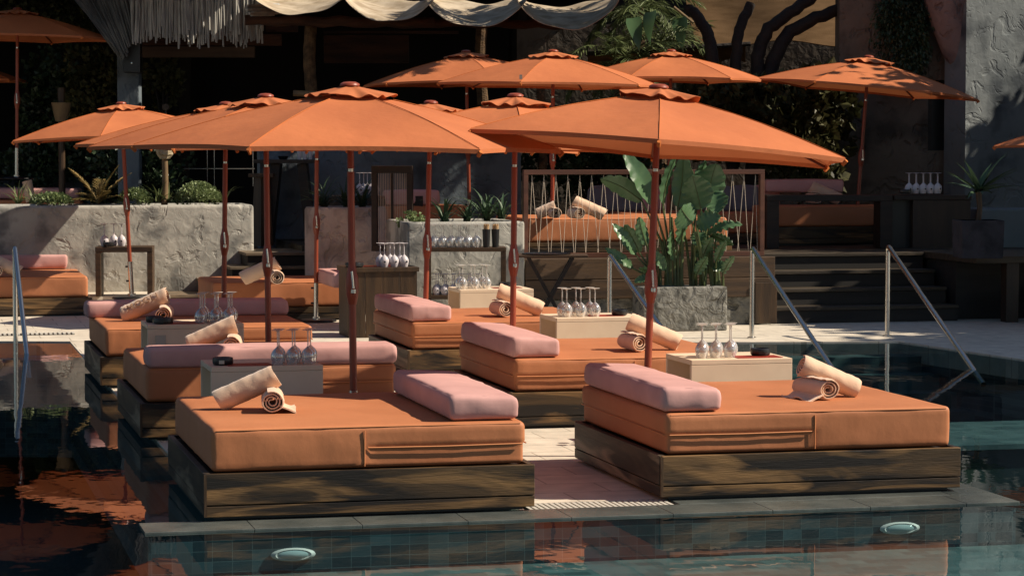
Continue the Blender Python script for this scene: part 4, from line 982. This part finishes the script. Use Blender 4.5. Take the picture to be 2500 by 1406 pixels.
# potted agave on the raised deck
pa = D(2387, 628, 29.6); pa.z = ZT + .012
t = thing('potted_agave', 'agave with a short trunk in a dark square pot on the raised deck', 'potted plant', pa, R(4)); s_ = .25
b = MB(); k_ = .03; H_ = .44
vs = [(-s_*.96,-s_*.96,0),(s_*.96,-s_*.96,0),(s_*.96,s_*.96,0),(-s_*.96,s_*.96,0),(-s_,-s_,H_),(s_,-s_,H_),(s_,s_,H_),(-s_,s_,H_),(-s_+k_,-s_+k_,H_),(s_-k_,-s_+k_,H_),(s_-k_,s_-k_,H_),(-s_+k_,s_-k_,H_)]
b.add(vs, [(0,3,2,1),(0,1,5,4),(1,2,6,5),(2,3,7,6),(3,0,4,7),(4,5,9,8),(5,6,10,9),(6,7,11,10),(7,4,8,11)]).build('pot', M['potdark'], t, bevel=.012)
MB().box(-s_+.032, s_-.032, -s_+.032, s_-.032, H_-.08, H_-.03).build('soil', M['soil'], t)
MB().path([(0, 0, H_ - .04), (.02, 0, H_ + .15), (0, 0, H_ + .33)], [.035, .03, .035], 9).build('trunk', M['wood_z'], t, smooth=True)
def blade(L, w, droop, fold=.25, n=8, tip=1.0, wide=.45):
    """leaf along +x rising then drooping, returned as verts/faces in local space"""
    vs, fs = [], []
    x = z = 0.0; a = 0.0
    for i in range(n + 1):
        f = i / n; ww = w * math.sin(math.pi * min(1, (f * (1 - .0) + .06)) ** wide) ** .8 if f < .999 else .002
        ang = -droop * f * f; 
        if i: x += L / n * math.cos(ang); z += L / n * math.sin(ang)
        up = Vector((-math.sin(ang), 0, math.cos(ang)))
        vs += [Vector((x, -ww, z)) + up * fold * ww, Vector((x, 0, z)), Vector((x, ww, z)) + up * fold * ww]
    for i in range(n):
        q = i * 3; fs += [(q, q+1, q+4, q+3), (q+1, q+2, q+5, q+4)]
    return vs, fs
def put(mb, vf, p, az, el, roll=0, s=1):
    Mx = Matrix.Translation(p) @ Matrix.Rotation(az, 4, 'Z') @ Matrix.Rotation(-el, 4, 'Y') @ Matrix.Rotation(roll, 4, 'X') @ Matrix.Scale(s, 4)
    return mb.add([Mx @ v for v in vf[0]], vf[1])
for i in range(20):
    el = R([62, 38, 18, 2][i % 4] + random.uniform(-6, 6)); L_ = random.uniform(.42, .62)
    b = MB(); put(b, blade(L_, .05, .35, .35), Vector((0, 0, H_ + .32)), i * 2.399, el); b.build('leaf', M['leaf_agave'], t, smooth=True)
# blue-grey bench right
o = D(2392, 596, 32.6); t = thing('pale_bench', 'blue grey plastered bench behind the potted agave', 'bench', (o.x, 32.6, ZT + .004))
MB().box(0, 3, 0, 1.0, 0, D(2392, 512, 32.6).z - ZT).build('bench_block', M['bluebench'], t, bevel=.02)
# lamp post with stone head, clay buckets
t = thing('lamp_post', 'wooden post with a rough pale stone head standing in the long planter', 'lamp post', (D(404, 497, 34.15).x, 34.15, 1.2))
zc = D(404, 388, 34.15).z - 1.2
MB().path([(-.02, 0, 0), (0, 0, .4), (-.005, 0, zc)], [.048, .042, .040], 10).build('post', M['vase'], t, smooth=True)
MB().path([(0, 0, zc), (0, 0, zc + .06), (0, 0, zc + .15)], [.07, .115, .135], 7).build('stone_head', M['stone'], t)
t = thing('bucket_lamp', 'clay bucket shaped lamp on a dark post at the upper left', 'lamp', (D(152, 500, 38).x, 38, .8))
zc = D(152, 297, 38).z - .8
MB().path([(0, 0, 0), (0, 0, zc)], .05, 10).build('post', M['wood_z'], t)
MB().lathe([(.09, 0), (.15, .28), (.13, .28), (.08, .03)], 16, cap=False).build('bucket', M['vase'], t, smooth=True, loc=(0, 0, zc))
MB().path([(0, 0, .02), (0, 0, .50)], [.045, .06], 8).build('inner_post', M['wood_z'], t, loc=(0, 0, zc))
t = thing('round_spotlight', 'small round dark spotlight on a bracket above the left parasols', 'spotlight', D(405, 262, 38))
MB().lathe([(0, -.03), (.05, -.03), (.06, 0), (.05, .03), (0, .03)], 16, cap=False).build('head', M['wood_z'], t, smooth=True, rot=(R(90), 0, 0)); MB().path([(0, 0, 0), (0, .05, -1.3)], .012, 6).build('bracket', M['black'], t)
# tall dark bar table behind, with bowl and cups
Yb = 35.2; b0 = D(618, 392, Yb); b1 = D(772, 392, Yb); w = b1.x - b0.x; hb = b0.z - .70
t = thing('tall_bar_table', 'tall dark bar table on splayed plank legs in front of the plaster wall', 'table', (b0.x, Yb, .71))
MB().box(0, w, 0, .6, hb - .05, hb).build('table_top', M['wood_dark'], t, bevel=.005)
for x0_, dx in ((.30, -.10), (.66, .10)):
    MB().box(-.065, .065, .1, .5, -hb + .06, 0).build('leg', M['wood_dark'], t, loc=(x0_, 0, hb - .052), rot=(0, math.atan(-dx / hb * 1.3), 0))
MB().lathe([(.05, 0), (.075, .05), (.07, .05), (.045, .01)], 16, cap=False).lathe([(.05,0),(0,.001)],16,cap=False).build('dark_bowl', M['black'], loc=(D(688, 385, Yb).x, Yb + .2, b0.z + .01))
tag(COL.objects['dark_bowl'], 'dark bowl on the tall bar table', 'bowl')
for i, u in enumerate((728, 741, 755)):
    o = MB().lathe([(.024, 0), (.034, .12), (.030, .12), (.020, .008)], 14, cap=False).build('white_cup', M['glass_w'], loc=(D(u, 380, Yb).x, Yb + .2, b0.z + .012), smooth=True)
    tag(o, f'white cup on the tall bar table, {ORD[i]} from the left', 'cup', 'white cups on the tall bar table')
t = thing('wooden_stool', 'brown wooden stool with tapered plank leg left of the tall bar table', 'stool', (D(636, 430, 35).x, 35.0, .71))
hs = D(636, 424, 35).z - .71
MB().box(-.17, .17, 0, .34, hs - .05, hs).build('seat', M['wood_z'], t, bevel=.005)
MB().path([(0, .17, 0), (0, .17, hs - .052)], [.16, .10], 4).build('leg', M['wood_z'], t)
# row of milky cups / glasses behind string screen
for i in range(5):
    place_glass(1, Vector((D(878 + 9.5 * i, 470, 33.6).x, 33.6 + .05 * (i % 2), D(878, 476, 33.6).z)), f'milky upturned glass on the ledge left of the small string screen, {ORD[i]} from the left', 'milky glasses by the small string screen', 1.25)
o = MB().box(D(775, 480, 33.8).x, D(1035, 480, 33.8).x, 33.4, 34.0, .5, D(800, 478, 33.6).z).build('service_ledge', M['wood_dark']); tag(o, 'dark service ledge behind the round planter', 'ledge')
# far left bolster and towels on the wall
o = pillow('long pink bolster in the far left behind the planter plants', Vector((D(-150, 480, 38.5).x, 38.5, D(0, 486, 38.5).z)), D(190, 480, 38.5).x - D(-150, 480, 38.5).x, .4, .16, rz=0, seed=31)
o = MB().box(D(-160, 500, 38.3).x, D(196, 500, 38.3).x, 38.3, 39.2, .3, D(0, 487, 38.5).z - .005).build('orange_bench', M['cushion'], bevel=.03); tag(o, 'orange bench cushion under the far left pink bolster', 'bench')
towel_roll('upright beige towel roll in front of the far left bolster', D(70, 468, 38.1), (0, R(80), 0), .32, .085, seed=40)
towel_roll('small beige towel roll lying beside the upright one at far left', D(92, 483, 37.9), (0, 0, R(80)), .3, .06, seed=41)
# pool lights
for lb, u, v in (('round white pool light below the front left daybed', 715, 1352), ('round white pool light below the front right daybed', 2195, 1288)):
    c_ = W2L(D(u, v, L2W(0, 0).y + 1)); 
    # on the tiled island wall
    d_ = ray(u, v); n_ = Vector((-ST, CT, 0)); tt = (VI0 + .012 - 0) / d_.dot(n_); p = Vector((0, 0, HC)) + d_ * tt
    t = thing('pool_light', lb, 'pool light', p, TH, 'round pool lights')
    MB().lathe([(0, .0), (.118, .0), (.125, .012), (.10, .026), (.088, .02), (0, .02)], 30, cap=False).build('rim', M['white'], t, smooth=True, rot=(R(90), 0, 0)).scale = (1, .30, 1)
    MB().lathe([(0, .022), (.086, .022), (.07, .03), (0, .032)], 30, cap=False).build('lens', M['lens'], t, smooth=True, rot=(R(90), 0, 0)).scale = (1, .30, 1)
# ============================================================ plants
def bush(name, label, c, rad, n, m, size=.05, seed=0, cat='bush', stems=True, shell=.0, group=None, clumps=14, up=.3, lw=.45):
    rnd = random.Random(seed); t = thing(name, label, cat, (c.x, c.y, c.z), 0, group); b = MB()
    cl = []
    for i in range(clumps):
        while True:
            q = Vector((rnd.uniform(-1, 1), rnd.uniform(-1, 1), rnd.uniform(-1, 1)))
            if q.length < 1: break
        cl.append((Vector((q.x * rad[0], q.y * rad[1], q.z * rad[2])) * .75, rnd.uniform(.22, .45)))
    for i in range(n):
        if shell:
            q = Vector((rnd.gauss(0, 1), rnd.gauss(0, 1), rnd.gauss(0, 1))).normalized(); q.z = abs(q.z) if rnd.random() < .85 else q.z; f = 1 - shell * rnd.random() ** 2
            p = Vector((q.x * rad[0], q.y * rad[1], q.z * rad[2])) * f; nrm = q
        else:
            cc, cr = rnd.choice(cl); q = Vector((rnd.gauss(0, 1), rnd.gauss(0, 1), rnd.gauss(0, 1))).normalized()
            p = cc + Vector((q.x * rad[0], q.y * rad[1], q.z * rad[2])) * cr * rnd.uniform(.6, 1.1); nrm = q
        d = (nrm + Vector((rnd.gauss(0, .6), rnd.gauss(0, .6), rnd.gauss(0, .6) + up))).normalized(); s = size * rnd.uniform(.6, 1.25)
        sd = d.cross(Vector((rnd.gauss(0, 1), rnd.gauss(0, 1), rnd.gauss(0, 1)))).normalized(); up_ = d.cross(sd)
        k = len(b.v); w_ = s * lw
        b.v += [tuple(p), tuple(p + d * s * .45 + sd * w_ + up_ * w_ * .3), tuple(p + d * s), tuple(p + d * s * .45 - sd * w_ + up_ * w_ * .3), tuple(p + d * s * .5)]
        b.f += [(k, k + 1, k + 4), (k + 1, k + 2, k + 4), (k + 2, k + 3, k + 4), (k + 3, k, k + 4)]
    b.build('foliage', m, t)
    if stems:
        b = MB()
        for cc, cr in cl[:10]:
            b.path([Vector((cc.x * .1, cc.y * .1, -rad[2])), cc * .5 + Vector((0, 0, -rad[2] * .2)), cc], [.022, .014, .005], 6)
        b.build('stems', M['branch'], t)
    return t
Yp = 34.15
def onpl(u, v, Y=Yp): return D(u, v, Y)
bush('boxwood_ball', 'large clipped round boxwood on the long planter', onpl(483, 490), (.29, .29, .24), 2600, M['leaf_box'], .035, 1, shell=.25, stems=False)
bush('boxwood_ball', 'smaller clipped boxwood right of the straw coloured fern', onpl(330, 492), (.22, .22, .17), 1500, M['leaf_box'], .035, 2, shell=.25, stems=False)
bush('low_shrub', 'low spreading leafy shrub on the planter near the far left towels', onpl(128, 495), (.26, .2, .12), 900, M['leaf_box'], .045, 3, shell=.5, stems=False)
def spiky(name, label, p, n, L, w, m, seed=0, el=(35, 80), droop=.9, cat='plant', group=None, fold=.3):
    rnd = random.Random(seed); t = thing(name, label, cat, p, 0, group); b = MB()
    for i in range(n): put(b, blade(L * rnd.uniform(.6, 1.1), w, droop * rnd.uniform(.6, 1.4), fold, 6), Vector((rnd.uniform(-.03, .03), rnd.uniform(-.03, .03), 0)), i * 2.4 + rnd.random(), R(rnd.uniform(*el)))
    b.build('leaves', m, t, smooth=True); return t
spiky('spider_plant', 'spiky strap leaf plant at the left end of the planter', onpl(45, 498), 16, .36, .014, M['leaf_palm'], 1)
spiky('spider_plant', 'spiky strap leaf plant in front of the far left towels', onpl(78, 498), 14, .32, .014, M['leaf_palm'], 2)
spiky('spider_plant', 'arching strap leaf plant left of the wooden lamp post', onpl(386, 496), 12, .40, .014, M['leaf_palm'], 3)
spiky('spider_plant', 'small strap leaf plant right of the wooden lamp post', onpl(414, 496), 10, .34, .013, M['leaf_palm'], 4)
spiky('spider_plant', 'strap leaf plant right of the large boxwood ball', onpl(548, 496), 12, .34, .014, M['leaf_palm'], 5)
def frond(b, p, az, el, L, droop, n=14, lw=.011, ll=.16, drop=.4, rnd=random):
    pts = []; x = Vector(p); a = el
    for i in range(n + 1):
        f = i / n; pts.append(Vector(x)); e = el - droop * f; x = x + Vector((math.cos(az) * math.cos(e), math.sin(az) * math.cos(e), math.sin(e))) * L / n
    b.path(pts, [.007 * (1 - .8 * i / n) + .002 for i in range(n + 1)], 5)
    for i in range(2, n + 1):
        d = (pts[i] - pts[i-1]).normalized(); side = d.cross(Vector((0, 0, 1))).normalized(); f = i / n
        for s in (-1, 1):
            for h_ in (0, .5):
                o = pts[i].lerp(pts[i-1], h_); l_ = ll * (math.sin(math.pi * (f * .85 + .12)) ** .6) * rnd.uniform(.85, 1.1)
                dd = (side * s * .8 + d * .75 + Vector((0, 0, .25 - drop * rnd.random()))).normalized(); w_ = dd.cross(Vector((0, 0, 1))).normalized() * lw; k = len(b.v)
                b.v += [tuple(o), tuple(o + dd * l_ * .5 + w_), tuple(o + dd * l_ + Vector((0, 0, -.1 * l_))), tuple(o + dd * l_ * .5 - w_)]; b.f.append((k, k+1, k+2, k+3))
def palmplant(name, label, p, fr, m, cat='fern', group=None, **kw):
    t = thing(name, label, cat, p, 0, group)
    for (az, el, L, dr) in fr:
        b = MB(); frond(b, (0, 0, 0), R(az), R(el), L, dr, **kw); b.build('frond', m, t)
    return t
palmplant('dry_fern', 'straw coloured cycad fern on the left planter', onpl(240, 496), [(170, 62, .62, .5), (150, 40, .40, .8), (60, 80, .35, .6), (20, 55, .60, .5), (-20, 35, .45, .9), (10, 72, .58, .4), (200, 25, .35, .6), (-60, 50, .4, .9), (100, 60, .5, .7)], M['leaf_straw'], ll=.13, lw=.010)
# plants on the middle planters
for i, (u, v, Y, L_, n_, lb) in enumerate(((1085, 545, 29.5, .45, 20, 'dark strap leaf plant at the left of the middle planter'), (1140, 545, 29.6, .40, 18, 'dark strap leaf plant in the centre of the middle planter'), (1190, 540, 29.7, .55, 26, 'larger dark strap plant on the middle planter'), (1225, 535, 29.5, .40, 18, 'light edged strap plant at the right end of the middle planter'),
        (790, 508, 32.2, .50, 20, 'dark strap plant on the round planter at left'), (845, 506, 32.2, .55, 24, 'dark strap plant in the centre of the round planter'), (885, 508, 32.1, .50, 16, 'arching strap plant at the right of the round planter'))):
    spiky('strap_plant', lb, D(u, v, Y), n_, L_, .020, M['leaf_agave'] if i < 4 else M['leaf_dark'], 50 + i, (30, 85), 1.1)
bush('creeper', 'small creeper trailing over the left corner of the middle planter', D(1010, 540, 29.1), (.22, .15, .10), 260, M['leaf_box'], .05, 60, stems=False)
# paddle plants in the trough
pb = PB.matrix_basis; base0 = D(1670, 699, 28.92)
tB = thing('paddle_plant', 'large green paddle leaf plant filling the grey trough', 'plant', (base0.x, base0.y, .40))
def paddle(u0, u1, v1, L, w, az, el, droop, roll=0, fold=.18, Y1=28.9, torn=False, half=None):
    """stalk from trough at u0 to leaf base (u1,v1), leaf of length L"""
    O = Vector((base0.x, base0.y, .40)); a = D(u0, 700, 28.92); a.z = .42; c_ = D(u1, v1, Y1)
    m_ = a.lerp(c_, .5) + Vector((0, 0, .03)); 
    MB().path([a - O, m_ - O, c_ - O], [.022, .016, .010], 8).build('stalk', M['stem'], tB, smooth=True)
    n = 16; vs, fs = [], []; x = z = 0
    for i in range(n + 1):
        f = i / n; ww = w * (math.sin(math.pi * min(.999, f) ** .75) ** .55) if 0 < i < n else .004
        ang = -droop * f ** 1.3
        if i: x += L / n * math.cos(ang); z += L / n * math.sin(ang)
        for j in range(-4, 5):
            g = j / 4; rag = 1 - (.10 * random.random() if torn and abs(j) == 4 else 0)
            up = Vector((-math.sin(ang), 0, math.cos(ang))); vs.append(Vector((x + .012 * abs(g), g * ww * rag * math.cos(fold), z)) + up * (abs(g) * ww * math.sin(fold) + .006 * math.sin(i * 2.6 + j) * abs(g)))
    for i in range(n):
        for j in range(8):
            q = i * 9 + j; fs.append((q, q + 1, q + 10, q + 9))
    b = MB(); put(b, (vs, fs), c_ - O, R(az), R(el), R(roll)); b.build('leaf', M['leaf_ban'], tB, smooth=True, thick=.003)
def leafpx(u0, base, tip, wpx, face=.0, bow=.06, Yb=28.95, Yt=None, torn=0, cup=.18):
    """one paddle leaf: stalk rises from the trough at u0, blade from base to tip (both image points at their own depths)"""
    O = Vector((base0.x, base0.y, .40)); a = D(u0, 700, 28.92); a.z = .42
    p0 = D(base[0], base[1], Yb); p1 = D(tip[0], tip[1], Yt if Yt else Yb - .12); ax = (p1 - p0); L = ax.length; ax.normalize()
    view = Vector((0, 1, 0)); lat = ax.cross(view).normalized(); lat = (Matrix.Rotation(face, 3, ax) @ lat).normalized(); nrm = lat.cross(ax).normalized()
    if nrm.z < 0: nrm = -nrm
    w = wpx / 2 * p0.y / F_; n = 18
    mid = a.lerp(p0, .55) + Vector(((p0.x - a.x) * -.15, .02, .04))
    MB().path([a - O, mid - O, p0 - O], [.020, .015, .009], 8).build('stalk', M['stem'], tB, smooth=True)
    MB().path([p0.lerp(p1, i / 8) + nrm * (math.sin(math.pi * i / 8) * bow * L - .004) - O for i in range(9)], [.008 * (1 - .8 * i / 8) + .001 for i in range(9)], 6).build('midrib', M['stem'], tB, smooth=True)
    b = MB(); b0 = 0
    for i in range(n + 1):
        f = i / n; ww = w * (math.sin(math.pi * min(.9999, f ** .85)) ** .6 if 0 < f < 1 else .02) * (1.04 + .05 * math.sin(f * 23 + u0))
        c = p0.lerp(p1, f) + nrm * math.sin(math.pi * f) * bow * L
        for j in range(-5, 6):
            g = j / 5; rg = 1 - torn * .35 * (abs(g) ** 3) * (1 if (i * 7 + int(u0)) % 3 == 0 else .2)
            b.v.append(tuple(c + lat * g * ww * rg + nrm * (cup * abs(g) ** 1.3 * ww + .012 * abs(g) * math.sin(i * 1.9 + j * .6 + u0)) - O))
    for i in range(n):
        for j in range(10):
            q = i * 11 + j; b.f.append((q, q + 1, q + 12, q + 11))
    b.build('leaf', M['leaf_ban'], tB, smooth=True, thick=.003)
for a_ in (dict(u0=1640, base=(1596, 500), tip=(1522, 372), wpx=52, face=.5), dict(u0=1640, base=(1568, 492), tip=(1466, 436), wpx=50, face=-.5, bow=.12),
           dict(u0=1640, base=(1618, 500), tip=(1652, 378), wpx=36, face=.9), dict(u0=1690, base=(1655, 508), tip=(1668, 376), wpx=58, face=-.6, Yb=29.05),
           dict(u0=1690, base=(1712, 512), tip=(1690, 428), wpx=74, face=-.2, Yb=28.8),
           dict(u0=1720, base=(1728, 500), tip=(1748, 400), wpx=76, face=.2, Yb=29.05, bow=.12), dict(u0=1720, base=(1744, 470), tip=(1752, 520), wpx=60, face=.1, Yb=29.0),
           dict(u0=1720, base=(1690, 545), tip=(1662, 508), wpx=70, face=.4, Yb=28.75), dict(u0=1720, base=(1700, 552), tip=(1760, 528), wpx=58, face=-.5, Yb=28.75, torn=1),
           dict(u0=1740, base=(1728, 572), tip=(1812, 548), wpx=34, face=-.7, torn=1.4, bow=.14), dict(u0=1740, base=(1735, 575), tip=(1790, 598), wpx=32, face=.6, torn=1.3), dict(u0=1740, base=(1712, 566), tip=(1700, 600), wpx=44, face=.5, torn=1),
           dict(u0=1600, base=(1552, 622), tip=(1494, 546), wpx=34, face=.6), dict(u0=1600, base=(1562, 618), tip=(1525, 548), wpx=32, face=-.4), dict(u0=1600, base=(1580, 600), tip=(1560, 530), wpx=34, face=.5),
           dict(u0=1650, base=(1662, 600), tip=(1680, 520), wpx=40, face=.9),
           dict(u0=1600, base=(1545, 655), tip=(1476, 606), wpx=26, face=.5), dict(u0=1750, base=(1712, 640), tip=(1738, 580), wpx=42, face=.4, torn=.6), dict(u0=1755, base=(1740, 650), tip=(1776, 655), wpx=30, face=-.5),
           dict(u0=1755, base=(1722, 660), tip=(1702, 640), wpx=30, face=.2), dict(u0=1670, base=(1650, 640), tip=(1640, 560), wpx=34, face=1.0), dict(u0=1685, base=(1705, 470), tip=(1722, 392), wpx=40, face=.8, Yb=29.1)):
    leafpx(**a_)
for (bu, bv, tu_, tv_, wp, fc) in ((1625, 660, 1590, 610, 30, .5), (1765, 668, 1792, 625, 28, .6), (1605, 672, 1560, 655, 24, -.6), (1700, 672, 1726, 628, 30, .3), (1585, 676, 1548, 690, 22, .5), (1748, 640, 1772, 588, 26, .4)):
    leafpx(u0=bu, base=(bu, bv), tip=(tu_, tv_), wpx=wp, face=fc, torn=.5, Yb=28.85)
for u, h_ in ((1636, 180), (1648, 170), (1662, 190), (1690, 150), (1708, 160), (1655, 120), (1630, 110), (1748, 110), (1757, 100), (1738, 90), (1600, 90), (1612, 95), (1590, 80)):
    a = D(u, 700, 28.92); a.z = .42; c_ = D(u + random.uniform(-14, 14), 700 - h_, 28.95); O = Vector((base0.x, base0.y, .40))
    MB().path([a - O, a.lerp(c_, .5) + Vector((.01, 0, 0)) - O, c_ - O], [.024, .018, .010], 8).build('stalk', M['stem'], tB, smooth=True)
# background greenery
def shrubs(lst):
    for i, (name, lb, u, v, Y, rad, n, m, sz, cl) in enumerate(lst): bush(name, lb, D(u, v, Y), rad, n, M[m], sz, 100 + i, clumps=cl)
shrubs([
 ('leafy_shrub', 'tall dark glossy shrub right of the paddle plant, upper part', 1985, 300, 36.5, (.75, .5, .85), 2600, 'leaf_olive', .15, 26),
 ('leafy_shrub', 'olive glossy shrub behind the front right parasol edge', 1790, 285, 36.9, (.8, .5, .8), 2200, 'leaf_olive', .15, 24),
 ('leafy_shrub', 'lower dark shrub beside the adobe wall', 1960, 400, 36.2, (.6, .4, .6), 1400, 'leaf_olive', .14, 18),
 ('dark_shrub', 'rounded dark shrub at the far left above the pink bolster', 75, 400, 39.5, (1.1, .6, .42), 2600, 'leaf_dark', .09, 26),
 ('dark_shrub', 'dark shrub with pale leaf tips left of the concrete pillar', 235, 200, 39, (.55, .4, .75), 1500, 'leaf_olive', .10, 18),
 ('dark_shrub', 'dim shrub behind the left parasol caps', 150, 240, 40, (.8, .5, .9), 1500, 'leaf_dark', .10, 18),
 ('dark_shrub', 'small dark shrub inside the bar right of the pillar', 395, 200, 38.9, (.3, .3, .55), 500, 'leaf_olive', .10, 12),
 ('dark_shrub', 'dim foliage between the long planter and the bar', 330, 430, 38.5, (1.0, .4, .6), 1500, 'leaf_dark', .10, 18),
 ('dark_shrub', 'dark foliage under the terrace parasols behind the cord screen', 1440, 400, 37, (1.2, .5, .5), 2000, 'leaf_dark', .11, 20),
 ('dark_shrub', 'dark foliage at the top left behind the shaded parasol', 120, 20, 40, (1.6, .6, .6), 2200, 'leaf_olive', .09, 24)])
# hanging ivy
bush('hanging_ivy', 'dark curtain of ivy hanging down the adobe wall', D(2205, 60, 36.7), (.48, .22, 1.0), 5200, M['leaf_dark'], .07, 71, cat='ivy', clumps=40, up=-1.4, stems=False, lw=.25)
# palms behind the middle
tp = []
for i, (u, v, Y, lb) in enumerate(((1500, 150, 38, 'palm crown right of the cloth drapes'), (1610, 110, 38.6, 'palm crown in front of the burlap awning'), (1560, 20, 39, 'highest palm crown between drapes and burlap'))):
    rnd = random.Random(i + 5); fr = []
    for k in range(16): fr.append((rnd.uniform(0, 360), rnd.uniform(-25, 70), rnd.uniform(.7, 1.25), rnd.uniform(.8, 1.8)))
    t = palmplant('palm_tree', lb, D(u, v, Y), fr, M['leaf_palm'], cat='palm', ll=.34, lw=.013, n=16, drop=.9)
    MB().path([(0, 0, 0), (.05, 0, -1.5), (0, 0, -(D(u, v, Y).z - .8))], [.07, .08, .10], 9).build('trunk', M['palmpost'], t)
for i, (x, y, z, lb) in enumerate(((.9, 35.6, 5.6, 'unseen palm crown added above the middle pergola, throwing streaky shade on the plaster wall'), (2.3, 36.4, 6.0, 'second unseen palm crown added for shade above the pergola, right of the first'))):  # unseen crowns added to streak the plaster wall with shade
    rnd = random.Random(i + 50); fr = [(rnd.uniform(0, 360), rnd.uniform(-30, 40), rnd.uniform(1.2, 1.9), rnd.uniform(.8, 1.8)) for k in range(16)]
    t = palmplant('palm_tree', lb, Vector((x, y, z)), fr, M['leaf_palm'], cat='palm', ll=.5, lw=.03, n=18, drop=.9)
for i, (u, v) in enumerate(((1590, 30), (1660, 45), (1545, 45))):
    b = MB(); q = D(u, v, 37.8); put(b, blade(.55, .12, .6, .2), Vector((0, 0, 0)), R(250 + 20 * i), R(-60), R(20)); o = thing('broad_leaf_plant', f'broad hanging leaf among the palm fronds, {ORD[i]} from the left', 'plant', q); b.build('leaf', M['leaf_ban'], o, smooth=True)
# wooded slope behind everything, and trees that shade the right side
def Phill(a, b_):
    x = -60 + 120 * a; z = 14 * b_; return Vector((x, 47 + 5 * b_ + 1.5 * noise.noise(Vector((x * .25, z * .5, 0))) + .8 * noise.noise(Vector((x * .9, z * 1.2, 3))), z))
MB().grid(Phill, 160, 30).build('hillside', M['hill'], smooth=True, kind='structure')
rnd = random.Random(3)
def bigtree(label, x, y, zc, rad, n, m, sz, seed, clumps=40, z0=0):
    t = bush('shade_tree', label, Vector((x, y, zc)), rad, n, M[m], sz, seed, cat='tree', clumps=clumps, stems=False, group='tall trees round the pool garden')
    t.children[0].name = 'crown' if hasattr(t, 'children') else 'crown'
    MB().path([(0, 0, z0 - zc), (.15, 0, -rad[2] * .6), (0, 0, rad[2] * .3)], [.20, .15, .05], 10).build('trunk', M['branch'], t)
    b = MB()
    for k in range(8): a = k * .8; b.path([(0, 0, -rad[2] * .5), (math.cos(a) * rad[0] * .6, math.sin(a) * rad[1] * .6, rad[2] * .3 * math.sin(k))], [.08, .02], 6)
    b.build('limbs', M['branch'], t); return t
for i in range(7):
    bigtree(f'tall dark tree on the slope behind the bar, {ORD[i]} from the left', -18 + 6 * i, 45.5, 7.2 + rnd.uniform(-.5, .8), (3.4, 1.6, 2.6), 2400, 'leaf_dark', .28, 200 + i, 40)
for i, (x, y, zc, rx, rz_, lb) in enumerate(((11.3, 29.5, 4.3, 1.5, 2.6, 'shade tree beyond the right edge nearest the pool'), (10.3, 33.4, 4.6, 1.8, 3.0, 'shade tree beyond the right edge above the raised deck'), (10.8, 26.2, 3.6, 1.3, 2.4, 'smaller shade tree beyond the right edge by the water'), (12.0, 37.0, 4.1, 1.6, 2.7, 'shade tree beyond the right edge by the plaster wall'))):
    bigtree(lb, x, y, zc, (rx, 2.3, rz_), 6500, 'leaf_dark', .26, 220 + i, 60)
